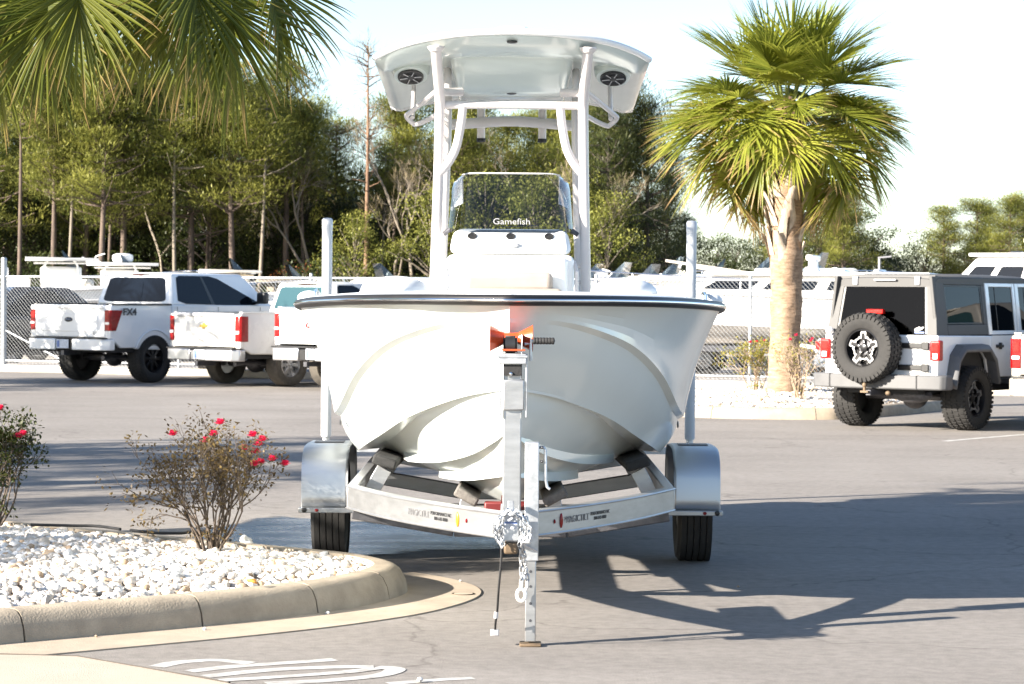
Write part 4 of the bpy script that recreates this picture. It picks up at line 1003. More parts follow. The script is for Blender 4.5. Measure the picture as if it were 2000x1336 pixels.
def truck(label, pos, yaw, P):
    t = thing('pickup_truck', label, 'truck', pos, -yaw, 'white pickups parked nose to the fence' if P.get('group', True) else None)
    body, hw = P['body'], P['hw']; wb = P['wb']; ro = P['ro']; fo = P['fo']; zr = P['zrail']; z0 = P['zsill']; zrf = P['zroof']; cb = P['cab0']; cf = P['cabf']; Rr = P['R']; ar = P['arch']
    tg0 = P['tg0']
    # side panels with the wheel arches cut out
    for s in (-1, 1):
        for nm, y0, y1, zt, wy in (('bed_side', -ro+.12, cb-.012, zr, 0), ('cab_side', cb+.012, wb+fo, zr-.005, wb)):
            low = []
            if nm == 'bed_side': low = [(-ro+.12, tg0-.02), (-ro+.35, z0+.06)] + arch(0, Rr*.98, ar, z0+.04) + [(y1, z0)]
            else: low = [(y0, z0), (wb-ar-.05, z0)] + arch(wb, Rr*.98, ar, z0+.04) + [(wb+fo-.1, z0+.05), (wb+fo, z0+.2)]
            topp = [(y1, zt), (y0, zt)] if nm == 'bed_side' else [(wb+fo, zr-.42), (wb+fo-.08, zr-.26), (cf+.2, zr-.1), (cf-.15, zt), (y0, zt)]
            m = MB(); poly = low + topp
            m.prism(poly, 'x', s*hw, s*(hw-.07))
            # shoulder tuck: pull the upper edge in a little
            m.v = [(x*(1 - .035*max(0, (z-(zr-.35))/.35)**2 - .03*max(0, (z0+.25-z)/.25)), y, z) for x, y, z in m.v]
            m.build(nm, body, t, bevel=.018, angle=40)
        m = MB(); pts = [(s*(hw+.004), y, z) for y, z in arch(0, Rr*.98, ar+.012, z0+.06, 18)]; m.tube(pts, .016, 6); m.build('arch_lip', P.get('lip', body), t)
        m = MB(); m.prism([(y, z) for y, z in arch(0, Rr*.98, ar+.02, z0+.04)], 'x', s*(hw-.10), s*(hw-.34)); m.build('wheel_housing', 'interior', t)
        m = MB(); m.prism([(y, z) for y, z in arch(wb, Rr*.98, ar+.02, z0+.04)], 'x', s*(hw-.10), s*(hw-.34)); m.build('wheel_housing', 'interior', t)
    # tailgate
    m = MB(); m.box(-hw+.13, hw-.13, -ro+.06, -ro+.14, tg0, zr-.03); TG = m.build('tailgate', body, t, bevel=.016)
    m = MB(); m.box(-hw+.15, hw-.15, -ro+.035, -ro+.12, zr-.075, zr-.005); m.build('tailgate_cap', P.get('cap', body), TG, bevel=.014)
    m = MB(); m.box(-hw+.30, hw-.30, -ro+.052, -ro+.07, tg0+.10, zr-.17); m.build('tailgate_pressing', body, TG, bevel=.008)
    m = MB(); m.box(-hw+.08, hw-.08, -ro+.14, cb-.02, tg0+.02, tg0+.06); m.build('bed_floor', 'bed_liner', t)
    m = MB(); m.box(-hw+.08, hw-.08, cb-.06, cb-.02, tg0, zr-.01); m.build('bed_front', 'bed_liner', t)
    for s in (-1, 1):
        m = MB(); m.box(s*(hw-.115), s*(hw-.015), -ro+.13, cb-.03, zr-.012, zr+.016); m.build('bed_rail_cap', 'bed_liner' if P.get('liner', 1) else body, t, bevel=.006)
        # corner post and tail lamp
        m = MB(); m.box(s*(hw-.14), s*(hw-.005), -ro+.07, -ro+.16, tg0-.02, zr-.02); m.build('corner_post', body, t, bevel=.02)
        zl0, zl1 = P['lamp']
        m = MB(); wr = P.get('lampwrap', .20)
        m.prism([(s*(hw-.135), -ro+.052), (s*(hw-.02), -ro+.055), (s*(hw+.012), -ro+.09), (s*(hw+.012), -ro+.07+wr), (s*(hw-.03), -ro+.07+wr), (s*(hw-.05), -ro+.12), (s*(hw-.135), -ro+.12)], 'z', zl0, zl1)
        if P.get('lamptaper'):
            m.v = [(x, -ro+.07 + (y+ro-.07)*(1 if z > zl0+.01 else .45) if y > -ro+.1 else y, z) for x, y, z in m.v]
        LP = m.build('tail_lamp', 'red_lens', t, bevel=.008)
        m = MB(); m.box(s*(hw-.12), s*(hw-.02), -ro+.048, -ro+.056, zl0+(zl1-zl0)*.30, zl0+(zl1-zl0)*.42); m.build('reverse_lens', 'clear_lens', LP, bevel=.004)
        m = MB(); m.box(s*(hw-.115), s*(hw-.03), -ro+.047, -ro+.056, zl0+(zl1-zl0)*.55, zl0+(zl1-zl0)*.9); m.build('brake_lens', 'red_lens_bright', LP, bevel=.004)
    # bumper
    bm_, bz0, bz1 = P['bumper'], P['bz'][0], P['bz'][1]
    for s in (-1, 1):
        m = MB(); m.prism([(s*.20, -ro-.10), (s*(hw-.10), -ro-.06), (s*(hw+.01), -ro+.05), (s*(hw+.01), -ro+.18), (s*(hw-.08), -ro+.18), (s*.26, -ro+.06)], 'z', bz0, bz1); m.build('bumper_end', bm_, t, bevel=.02)
    m = MB(); m.box(-.28, .28, -ro-.075, -ro+.05, bz0+.01, bz1-.02); m.build('bumper_centre', 'black_plastic' if P.get('bcen') else bm_, t, bevel=.01)
    m = MB(); m.box(-hw+.06, hw-.06, -ro-.07, -ro+.06, bz1, bz1+.025); m.build('bumper_step', 'black_plastic', t, bevel=.006)
    m = MB(); m.box(-.14 + P.get('plx', 0), .16 + P.get('plx', 0), -ro-.105, -ro-.095, bz0+.03, bz1-.01); PL = m.build('licence_plate', 'plate', t)
    m = MB(); m.box(-.12 + P.get('plx', 0), -.06 + P.get('plx', 0), -ro-.108, -ro-.105, bz0+.05, bz1-.03); m.build('plate_badge', 'plate_blue', PL)
    m = MB(); m.box(-.04, .04, -ro-.12, -ro+.3, bz0-.09, bz0-.01); m.build('tow_receiver', 'steel_dark', t)
    # cab glasshouse
    A = [(-hw+.05, cb, zr-.01), (hw-.05, cb, zr-.01), (hw-.05, cf, zr-.06), (-hw+.05, cf, zr-.06)]
    B = [(-hw+.20, cb+.14, zrf), (hw-.20, cb+.14, zrf), (hw-.21, cf-.80, zrf), (-hw+.21, cf-.80, zrf)]
    m = MB(); m.loft([[Vector(p) for p in A], [Vector(p) for p in B]]); CB_ = m.build('cab', body, t, bevel=.05, seg=3)
    m = MB(); m.ell((0, (cb+cf-.66)/2, zrf-.005), (hw-.26, (cf-.66-cb)/2, .035), 20, 8); m.build('roof_crown', body, CB_, angle=180)
    rearq = (A[0], A[1], B[1], B[0]); rightq = (A[1], A[2], B[2], B[1]); leftq = (A[3], A[0], B[0], B[3]); frontq = (A[2], A[3], B[3], B[2])
    RW = panel(t, 'rear_window', rearq, .08, .92, .10, .86, P['rglass'], .012)
    if P.get('slider'): panel(RW, 'slider_pane', rearq, .40, .60, .24, .71, P['rglass'], .017, .1)
    panel(t, 'brake_lamp', rearq, .42, .58, .925, .985, 'red_lens', .012, .2)
    sw = P.get('win', [(.06, .14), (.14, .05), (.80, .05), (.885, .14), (.60, .85), (.50, .92), (.10, .92), (.06, .86)])
    panel(t, 'side_window', rightq, 0, 1, 0, 1, 'dark_glass', .010, corners=sw)
    panel(t, 'side_window', leftq, 0, 1, 0, 1, 'dark_glass', .010, corners=[(1-u, v) for u, v in sw][::-1])
    panel(t, 'pillar', rightq, 0, 1, 0, 1, 'black_plastic', .013, corners=[(.38, .06), (.415, .06), (.405, .9), (.375, .9)]) if P.get('pillar') else None
    panel(t, 'windscreen', frontq, .06, .94, .06, .92, 'dark_glass', .012)
    # bonnet and front
    m = MB(); m.hexa([(-hw+.06, cf-.1, zr-.30), (hw-.06, cf-.1, zr-.30), (hw-.06, wb+fo, zr-.42), (-hw+.06, wb+fo, zr-.42), (-hw+.10, cf-.1, zr-.03), (hw-.10, cf-.1, zr-.03), (hw-.12, wb+fo-.06, zr-.16), (-hw+.12, wb+fo-.06, zr-.16)]); m.build('bonnet', body, t, bevel=.05, seg=3)
    m = MB(); m.box(-hw+.05, hw-.05, wb+fo-.06, wb+fo+.05, z0+.05, zr-.35); m.build('front_end', 'black_plastic', t, bevel=.03)
    m = MB(); m.box(-hw+.12, hw-.12, -ro+.2, wb+fo-.1, z0-.02, z0+.14); m.build('underbody', 'interior', t)
    m = MB(); m.tube([(-hw+.25, 0, Rr), (hw-.25, 0, Rr)], .06, 10); m.ell((0, 0, Rr), (.17, .19, .16), 12, 8); m.build('rear_axle', 'steel_dark', t)
    m = MB(); m.tube([(hw-.45, .5, Rr+.02), (hw-.42, -ro+.5, Rr+.04), (hw-.36, -ro+.25, Rr+.02)], .04, 10); m.build('exhaust', 'steel_dark', t)
    for s in (-1, 1):
        m = MB(); m.box(s*(hw+.02), s*(hw+.24), cf-.62, cf-.48, zr+.02, zr+.24); MR = m.build('mirror', 'black_plastic', t, bevel=.04, seg=3)
        m = MB(); m.bar((s*(hw-.06), cf-.52, zr+.03), (s*(hw+.06), cf-.55, zr+.07), .06, .05); m.build('mirror_arm', 'black_plastic', MR)
        m = MB(); m.box(s*(hw+.001), s*(hw+.022), cb+.35, cb+.52, zr-.20, zr-.16); m.build('door_handle', body, t, bevel=.006)
        for yw in (0, wb): wheel(t, s*(hw-.14), yw, Rr, P['tw'], P['rim'], P['style'], P.get('tyre', 'tyre'), P.get('rimm', 'rim_black'), P.get('blocks', 0), n_lug=6)
    for y in P.get('seams', []):
        for s in (-1, 1): m = MB(); m.bar((s*(hw-.002), y, z0+.05), (s*(hw*.985-.002), y, zr-.04), .004, .008, (1,0,0)); m.build('door_seam', 'interior', t)
    return t
def gp(px, py): v = G(px, py); return (v.x, v.y, 0)
YAW = R(35)
T1P = dict(body='truck_white', hw=1.0, wb=3.75, ro=1.22, fo=.92, zrail=1.42, zsill=.58, zroof=2.0, cab0=.50, cabf=3.40, R=.44, arch=.52, tg0=.83, lamp=(.95, 1.32), lampwrap=.30, lamptaper=True,
           bumper='truck_white', bz=(.60, .80), bcen=1, rglass='dark_glass', slider=1, tw=.30, rim=.26, style='spoke', blocks=44, seams=[.62, 1.75, 2.95], plx=-.03, pillar=1)
a, b = G(150, 743), G(285, 747); mid = (a + b)/2
T1 = truck('white crew cab pickup with black rims, lifted, beside the tall fence post', (mid.x + .06, mid.y, 0), YAW, T1P)
text('badge_lettering', 'FX4', .17, 'decal_black', T1, (1.003, -.66, 1.285), (R(90), 0, R(90)), sx=1.25, bold=.006)
m = MB(); m.ell((-.02, -1.17, 1.145), (.105, .012, .043), 20, 8); EM = m.build('emblem', 'decal_black', T1)
m = MB(); m.tube([(-.09, -1.183, 1.14), (-.05, -1.183, 1.16), (-.02, -1.184, 1.14), (.02, -1.184, 1.155), (.06, -1.183, 1.135)], .006, 5); m.build('emblem_script', 'chrome', EM)
text('badge_lettering', 'XLT', .05, 'decal_grey', T1, (.62, -1.165, .90), (R(90), 0, 0))
T2P = dict(body='truck_cream', hw=.97, wb=3.65, ro=1.25, fo=.95, zrail=1.30, zsill=.52, zroof=1.84, cab0=1.05, cabf=2.75, R=.385, arch=.46, tg0=.70, lamp=(.80, 1.24), lampwrap=.17,
           bumper='rim_silver', bz=(.46, .66), rglass='teal_glass', tw=.27, rim=.22, style='spoke6', rimm='rim_silver', tyre='tyre_dusty', seams=[1.15, 2.4], cap='far_grey', liner=0, plx=.05)
a, b = G(440, 750), G(561, 755); mid = (a + b)/2
T2 = truck('cream-white pickup with a grey tailgate cap and dented chrome bumper', (mid.x, mid.y, 0), R(44), T2P)
m = MB(); m.add([(x, -1.205 + dy, z) for dy in (0, .012) for x, z in ((-.10, 1.085), (-.03, 1.085), (-.03, 1.115), (.05, 1.115), (.05, 1.085), (.11, 1.085), (.09, 1.045), (.03, 1.045), (.03, 1.015), (-.05, 1.015), (-.05, 1.045), (-.12, 1.045))],
   [tuple(range(12)), tuple(range(23, 11, -1))] + [(i, (i+1) % 12, 12+(i+1) % 12, 12+i) for i in range(12)]); m.build('emblem', 'gold', T2, smooth=False)
T3P = dict(T2P); T3P.update(body='truck_white', hw=.99, zrail=1.40, zroof=1.92, tg0=.78, lamp=(.90, 1.30), bz=(.50, .72), R=.40, arch=.48, rglass='dark_glass', cap='truck_white', cab0=.6, cabf=2.9, bcen=1, plx=.14)
a = G(607, 757); mid = Vector((a.x + .35 + .83*math.cos(R(43)), a.y - .83*math.sin(R(43)), 0))
T3 = truck('white pickup with red tailgate letters, partly behind the boat', (mid.x, mid.y, 0), R(43), T3P)
text('badge_lettering', 'GMC', .12, 'red_lens', T3, (.0, -1.212, 1.10), (R(90), 0, 0), sx=1.3, bold=.006)
T4P = dict(T2P); T4P.update(body='truck_silver', hw=.97, zrail=1.22, zroof=1.80, tg0=.72, lamp=(.80, 1.16), lampwrap=.10, bumper='truck_silver', bz=(.46, .68), R=.37, arch=.44, cap='truck_silver', group=False, cab0=.9, tyre='tyre')
T4P['lampmat'] = 1
T4 = truck('silver-beige pickup parked beside the grey-topped off-roader', (6.98 + .545*1.05, 31.4 + .84*1.05, 0), R(33), T4P)
# ------------------------------------------------------------------ boxy off-roader
def jeep(pos, yaw):
    t = thing('off_road_car', 'white boxy off-roader with charcoal hard top and rear spare wheel', 'car', pos, -yaw)
    hw = .80; ro = .80; wb = 2.95; z0, zb, zr = .66, 1.19, 1.945; Rr = .405
    # tub: flat sided body with the rear wheel arch cut out
    for s in (-1, 1):
        low = [(-ro+.02, z0)] + [(-.52, z0), (-.44, z0+.24), (-.30, z0+.36), (.30, z0+.36), (.44, z0+.24), (.52, z0)] + [(wb-.6, z0-.05), (wb-.5, z0+.3), (wb+.6, z0+.3)]
        m = MB(); m.prism(low + [(wb+.6, zb-.06), (wb-.75, zb-.03), (-ro+.02, zb)], 'x', s*hw, s*(hw-.05)); m.build('body_side', 'truck_white', t, bevel=.015)
        # flared wing
        for yc in (0, wb):
            P_ = [(-.60, z0-.06), (-.50, z0+.27), (-.34, z0+.40), (.34, z0+.40), (.50, z0+.27), (.60, z0-.02)]; rs = []
            for (y, z) in P_:
                rs.append([(s*(hw-.01), yc+y, z+.02), (s*(hw+.10), yc+y*.99, z+.006), (s*(hw+.15), yc+y*.97, z-.05), (s*(hw+.14), yc+y*.93, z-.085), (s*(hw-.01), yc+y*.91, z-.05)])
            m = MB(); m.loft(rs); m.build('wing_flare', 'jeep_bumper', t, bevel=.012, angle=30)
            m = MB(); m.prism([(yc-.5, z0-.02), (yc-.42, z0+.28), (yc-.28, z0+.37), (yc+.28, z0+.37), (yc+.42, z0+.28), (yc+.5, z0-.02)], 'x', s*(hw-.06), s*(hw-.40)); m.build('wheel_housing', 'interior', t)
        wheel(t, s*(hw-.02), 0, Rr, .30, .235, 'star', 'tyre', 'rim_black', 40); wheel(t, s*(hw-.02), wb, Rr, .30, .235, 'star', 'tyre', 'rim_black', 40)
        # door, handle, seams
        for y0, y1 in ((.56, 1.36), (1.38, 2.22)):
            q = [(s*(hw+.001), y0, z0), (s*(hw+.001), y1, z0), (s*(hw+.001), y1, zb-.01), (s*(hw+.001), y0, zb-.01)]
            if s < 0: q = [q[1], q[0], q[3], q[2]]
            D = panel(t, 'door', q, 0, 1, 0, 1, 'truck_white', .012, .06, .02)
            m = MB(); m.box(s*(hw+.012), s*(hw+.04), y0+.12, y0+.30, zb-.165, zb-.125); m.box(s*(hw+.012), s*(hw+.05), y0+.20, y0+.235, zb-.185, zb-.10); m.build('door_handle', 'black_plastic', D, bevel=.008)
        m = MB(); m.box(s*(hw-.03), s*(hw+.01), .58, 2.25, z0-.10, z0-.02); m.build('rock_rail', 'black_plastic', t, bevel=.015)
        # hard top side: pillars round the windows
        x0, x1 = s*(hw-.02), s*(hw-.11)
        def side(nm, y0, y1, mat, zlo=zb, ztop=zr-.03, dy=0.0, dx=0.0):
            m = MB(); m.hexa([(x0, y0, zlo), (x0, y1, zlo), (x0 - s*.045, y1, zlo), (x0 - s*.045, y0, zlo), (x1, y0+dy, ztop), (x1, y1+dy*.3, ztop), (x1 - s*.045, y1+dy*.3, ztop), (x1 - s*.045, y0+dy, ztop)]); return m.build(nm, mat, t, bevel=.01)
        def fr(z): return x0 + (x1-x0)*(z-zb)/(zr-.03-zb)
        def strip(nm, y0, y1, za, zc, mat, par=t, off=0.0, th=.045):
            m = MB(); m.hexa([(fr(za)+s*off, y0, za), (fr(za)+s*off, y1, za), (fr(za)-s*th, y1, za), (fr(za)-s*th, y0, za), (fr(zc)+s*off, y0, zc), (fr(zc)+s*off, y1, zc), (fr(zc)-s*th, y1, zc), (fr(zc)-s*th, y0, zc)]); return m.build(nm, mat, par, bevel=.008)
        strip('top_pillar', -ro+.03, -.50, zb, zr-.03, 'jeep_grey'); strip('top_sill', -.50, .56, zb, zb+.13, 'jeep_grey'); strip('top_header', -.50, .56, zr-.13, zr-.03, 'jeep_grey'); strip('top_pillar', .46, .56, zb+.13, zr-.13, 'jeep_grey')
        WN_ = strip('side_window', -.50, .46, zb+.13, zr-.13, 'jeep_glass', t, -.012, .018)
        strip('window_seal', -.495, -.47, zb+.135, zr-.135, 'black_plastic', WN_, -.006, .014); strip('window_seal', .43, .455, zb+.135, zr-.135, 'black_plastic', WN_, -.006, .014)
        strip('window_seal', -.47, .43, zb+.135, zb+.155, 'black_plastic', WN_, -.006, .014); strip('window_seal', -.47, .43, zr-.155, zr-.135, 'black_plastic', WN_, -.006, .014)
        for y0, y1 in ((.57, 1.36), (1.38, 2.20)):
            DF = strip('door_frame', y0, y0+.09, zb, zr-.10, 'truck_white', t, .004); strip('frame_post', y1-.06, y1, zb, zr-.10, 'truck_white', DF, .004); strip('frame_head', y0+.09, y1-.06, zr-.15, zr-.10, 'truck_white', DF, .004); strip('frame_sill', y0+.09, y1-.06, zb, zb+.05, 'truck_white', DF, .004)
            G_ = strip('door_window', y0+.09, y1-.06, zb+.05, zr-.15, 'jeep_glass', t, -.012, .018); strip('window_bar', y0+.26, y0+.275, zb+.05, zr-.15, 'black_plastic', G_, -.006, .012)
        strip('roof_rail', .56, 2.25, zr-.10, zr-.03, 'jeep_grey')
        # tail lamp
        m = MB(); m.prism([(y, z) for y, z in rrect(-ro-.045, -ro+.055, zb-.31, zb-.06, .02, 3)], 'x', s*(hw-.085), s*(hw+.045)); TL = m.build('tail_lamp', 'red_lens_bright', t, bevel=.012)
        m = MB(); m.box(s*(hw-.05), s*(hw+.02), -ro-.052, -ro-.044, zb-.29, zb-.22); m.build('reverse_lens', 'clear_lens', TL, bevel=.004)
        m = MB(); m.box(s*(hw-.06), s*(hw+.03), -ro-.051, -ro-.044, zb-.19, zb-.09); m.build('brake_lens', 'red_lens_bright', TL, bevel=.004)
    # roof
    rs = []
    for y, dz in ((-ro+.09, -.05), (-ro+.16, 0), (.6, .012), (1.6, .008), (2.28, -.03)):
        rs.append([(x, y, zr + dz - .06*(abs(x)/.70)**8) for x in (-.70, -.68, -.6, -.3, 0, .3, .6, .68, .70)] + [(.70, y, zr+dz-.11), (-.70, y, zr+dz-.11)])
    m = MB(); m.loft(rs); m.build('hard_top', 'jeep_grey', t, angle=40)
    # rear wall of the top, with the window in it
    zq = [(-hw+.02, -ro+.02, zb), (hw-.02, -ro+.02, zb), (hw-.11, -ro+.13, zr-.02), (-hw+.11, -ro+.13, zr-.02)]
    for nm, u0, u1, v0, v1 in (('rear_pillar', 0, .085, 0, 1), ('rear_pillar', .915, 1, 0, 1), ('rear_header', .085, .915, .90, 1)):
        panel(t, nm, zq, u0, u1, v0, v1, 'jeep_grey', .02, .02, .07)
    RG = panel(t, 'rear_window', zq, .085, .915, .0, .90, 'jeep_glass', .006, .10, .01)
    panel(RG, 'window_border', zq, .085, .105, .02, .88, 'black_plastic', .010, .1, .004); panel(RG, 'window_border', zq, .895, .915, .02, .88, 'black_plastic', .010, .1, .004); panel(RG, 'window_border', zq, .105, .895, .865, .90, 'black_plastic', .010, .1, .004)
    panel(RG, 'window_sticker', zq, .80, .885, .03, .055, 'plate_blue', .011, .1, .002)
    panel(RG, 'window_sticker', zq, 0, 1, 0, 1, 'decal_white', .011, thick=.002, corners=[(.80, .065), (.83, .07), (.86, .09), (.885, .13), (.87, .135), (.85, .115), (.845, .14), (.82, .12), (.80, .10)])
    for x in (-.42, .46): m = MB(); m.box(x-.035, x+.035, -ro+.07, -ro+.13, zr-.14, zr-.03); m.build('window_hinge', 'far_grey', t, bevel=.01)
    m = MB(); m.box(-.14, .17, -ro+.05, -ro+.075, zr-.085, zr-.065); m.build('wiper', 'far_grey', t, bevel=.004)
    # tailgate
    m = MB(); m.box(-hw+.0, hw-.0, -ro-.005, -ro+.05, z0-.08, zb); m.build('rear_panel', 'truck_white', t, bevel=.015)
    m = MB(); m.box(-hw+.10, hw-.10, -ro-.022, -ro-.005, z0+.02, zb-.01); TGT = m.build('tailgate', 'truck_white', t, bevel=.01)
    for z in (zb-.13, zb-.40):
        m = MB(); m.box(.26, .70, -ro-.045, -ro-.02, z-.035, z+.035); HG = m.build('hinge', 'black_plastic', TGT, bevel=.01)
        m = MB(); m.box(.60, .70, -ro-.06, -ro-.04, z-.05, z+.05); m.build('hinge_cap', 'black_plastic', HG, bevel=.008)
    # spare
    m = MB(); m.tube([(-.08, -ro, zb-.16), (-.08, -ro-.24, zb-.16)], .09, 12); m.build('spare_carrier', 'steel_dark', t)
    wheel(t, 1, 0, .44, .27, .235, 'star', 'tyre', 'rim_black', 40, 'spare_wheel', loc=(-.085, -ro-.20, zb-.165), axis=(0, 0, -math.pi/2))
    m = MB(); m.box(-.16, -.16+.24, -ro-.10, -ro-.03, zb+.255, zb+.315); m.build('brake_lamp', 'red_lens_bright', t, bevel=.01)
    m = MB(); m.ell((-.70, -ro-.06, zb+.04), (.055, .05, .05), 12, 8); m.build('mirror_lens', 'clear_lens', t)
    # bumper
    m = MB(); m.prism([(-.95, -ro+.12), (-.95, -ro-.04), (-.90, -ro-.10), (-.62, -ro-.17), (.62, -ro-.17), (.90, -ro-.10), (.95, -ro-.04), (.95, -ro+.12), (.80, -ro+.12), (.78, -ro), (-.78, -ro), (-.80, -ro+.12)], 'z', .52, .70); BP = m.build('rear_bumper', 'jeep_bumper', t, bevel=.02)
    for x in (-.63, .60): m = MB(); m.box(x-.008, x+.008, -ro-.175, -ro-.10, .525, .705); m.build('bumper_seam', 'interior', BP)
    m = MB(); m.box(-.035, .035, -ro-.30, -ro+.1, .44, .51); m.build('tow_receiver', 'steel_dark', t, bevel=.006)
    m = MB(); m.box(-.09, .02, -ro-.34, -ro-.2, .475, .50); m.lathe([(.02, 0), (.018, .04), (.028, .055), (.03, .075), (.02, .095), (0, .10)], (-.05, -ro-.30, .50), (0,0,1), 14); m.build('tow_ball', 'rust', t)
    m = MB(); m.ell((.20, -ro-.16, .47), (.035, .03, .03), 10, 6); m.build('wiring_socket', 'rust', t)
    m = MB(); m.box(-.5, .5, -ro+.05, wb+.4, .46, .62); m.build('chassis', 'interior', t)
    m = MB(); m.tube([(-.65, 0, Rr), (.65, 0, Rr)], .05, 10); m.ell((.06, -.03, Rr), (.17, .17, .16), 12, 8); m.build('rear_axle', 'steel_dark', t)
    m = MB(); m.ell((.30, -ro+.28, .44), (.28, .12, .10), 14, 8); m.build('silencer', 'steel_dark', t)
    m = MB(); m.box(-hw+.1, hw-.1, wb-.7, wb+.65, zb-.35, zb-.05); m.build('bonnet', 'truck_white', t, bevel=.05)
    m = MB(); m.hexa([(-hw+.05, 2.2, zb-.05), (hw-.05, 2.2, zb-.05), (hw-.05, 2.28, zb-.05), (-hw+.05, 2.28, zb-.05), (-hw+.13, 2.22, zr-.05), (hw-.13, 2.22, zr-.05), (hw-.13, 2.28, zr-.05), (-hw+.13, 2.28, zr-.05)]); m.build('windscreen', 'jeep_glass', t)
    for s in (-1, 1):
        for y in (.25, 1.55):
            m = MB(); m.box(s*.40-.22, s*.40+.22, y, y+.14, .95, 1.45); m.ell((s*.40, y+.05, 1.56), (.13, .05, .10), 12, 8); m.build('seat', 'interior', t, bevel=.04)
    m = MB()
    for s in (-1, 1): m.tube([(s*.60, -.4, 1.0), (s*.60, -.1, zr-.14), (s*.60, 1.9, zr-.12)], .03, 8)
    m.tube([(-.60, .5, zr-.13), (.60, .5, zr-.13)], .03, 8); m.build('roll_cage', 'interior', t)
    m = MB(); m.box(-hw+.05, hw-.05, -ro+.05, 2.2, .62, .72); m.build('floor', 'interior', t)
    m = MB(); m.box(hw+.02, hw+.20, 2.0, 2.1, zb, zb+.2); m.build('mirror', 'black_plastic', t, bevel=.03)
    return t
a, b = G(1673, 830), G(1893, 842); mid = (a + b)/2
JEEP = jeep((mid.x, mid.y, 0), R(38))

# ------------------------------------------------------------------ closed cars behind the fence
def car(label, pos, yaw, body, h=1.5, L=4.4, tail='red_lens'):
    t = thing('parked_car', label, 'car', pos, -yaw); hw = .90; wb = L*.58; ro = L*.2; fo = L*.2; Rr = .33; zb = h*.62
    for s in (-1, 1):
        low = [(-ro, .35), (-.42, .25)] + arch(0, Rr, .39, .27) + [(wb-.42, .25)] + arch(wb, Rr, .39, .27) + [(wb+fo, .32)]
        m = MB(); m.prism(low + [(wb+fo, zb-.25), (wb-.2, zb-.06), (0.2, zb), (-ro, zb-.08)], 'x', s*hw, s*(hw-.3)); m.build('body_side', body, t, bevel=.05, seg=3)
        m = MB(); m.box(s*(hw-.22), s*(hw+.005), -ro-.02, -ro+.12, zb-.30, zb-.12); LM_ = m.build('tail_lamp', tail, t, bevel=.02)
        for yw in (0, wb): wheel(t, s*(hw-.12), yw, Rr, .22, .22, 'spoke', 'tyre', 'rim_silver')
        m = MB(); m.box(s*(hw+.0), s*(hw+.18), wb-.75, wb-.62, zb, zb+.14); m.build('mirror', body, t, bevel=.03)
    m = MB(); m.box(-hw+.28, hw-.28, -ro-.0, wb+fo, .3, zb-.12); m.build('body', body, t, bevel=.05)
    A = [(-hw+.04, -ro+.15, zb-.06), (hw-.04, -ro+.15, zb-.06), (hw-.04, wb-.35, zb-.06), (-hw+.04, wb-.35, zb-.06)]; B = [(-hw+.24, .2, h), (hw-.24, .2, h), (hw-.26, wb-1.25, h-.02), (-hw+.26, wb-1.25, h-.02)]
    m = MB(); m.loft([[Vector(p) for p in A], [Vector(p) for p in B]]); m.build('cabin', body, t, bevel=.05, seg=3)
    panel(t, 'rear_window', (A[0], A[1], B[1], B[0]), .08, .92, .12, .9, 'dark_glass', .012); panel(t, 'windscreen', (A[2], A[3], B[3], B[2]), .06, .94, .08, .92, 'teal_glass', .012)
    sw = [(.12, .12), (.86, .12), (.66, .88), (.30, .88)]
    panel(t, 'side_window', (A[1], A[2], B[2], B[1]), 0, 1, 0, 1, 'dark_glass', .012, corners=sw); panel(t, 'side_window', (A[3], A[0], B[0], B[3]), 0, 1, 0, 1, 'dark_glass', .012, corners=[(1-u, v) for u, v in sw][::-1])
    m = MB(); m.box(-hw+.03, hw-.03, -ro-.08, -ro+.06, .30, .55); m.build('rear_bumper', body, t, bevel=.04)
    return t
car('dark car behind the chain link fence beside the end post', (-11.3, 57.2, 0), R(62), 'dark_paint', 1.75, 4.6)
car('grey car with red tail lamps behind the fence by the tall palm', (7.05, 50.0, 0), R(68), 'grey_paint', 1.5, 4.4, 'red_lens_bright')

# ------------------------------------------------------------------ chain link fence
FE_ = thing('chain_link_fence', 'grey chain link fence along the boat yard', 'fence', (0, 0, 0))
FZ0, FZ1 = .10, 1.95
LEN0, LEN1 = -14.0, 38.0
def fp(d, z): p = FA + FD*d; return Vector((p.x, p.y, z))
for i in range(18):
    d = LEN0 + i*3.05
    if abs(d) < 1.6: continue
    m = MB(); m.lathe([(.03, 0), (.03, 2.0), (.034, 2.0), (.03, 2.04), (0, 2.05)], fp(d, 0), (0,0,1), 10); m.build('post', 'fence_metal', FE_)
m = MB(); m.lathe([(.062, 0), (.062, 2.30), (.066, 2.30), (.05, 2.345), (0, 2.35)], fp(0, 0), (0,0,1), 16); m.build('terminal_post', 'fence_metal', FE_)
for z in (FZ1, .20): m = MB(); m.tube([fp(LEN0, z), fp(LEN1, z)], .021, 8); m.build('rail', 'fence_metal', FE_)
m = MB(); m.tube([fp(0, .85), fp(1.5, .22)], .018, 8); m.build('brace', 'fence_metal', FE_)
m = MB(); m.tube([fp(1.5, .12), fp(1.5, .45)], .016, 8); m.build('stake', 'fence_metal', FE_)
m = MB(); H = FZ1 - FZ0; n = int((LEN1-LEN0+H)/.085)
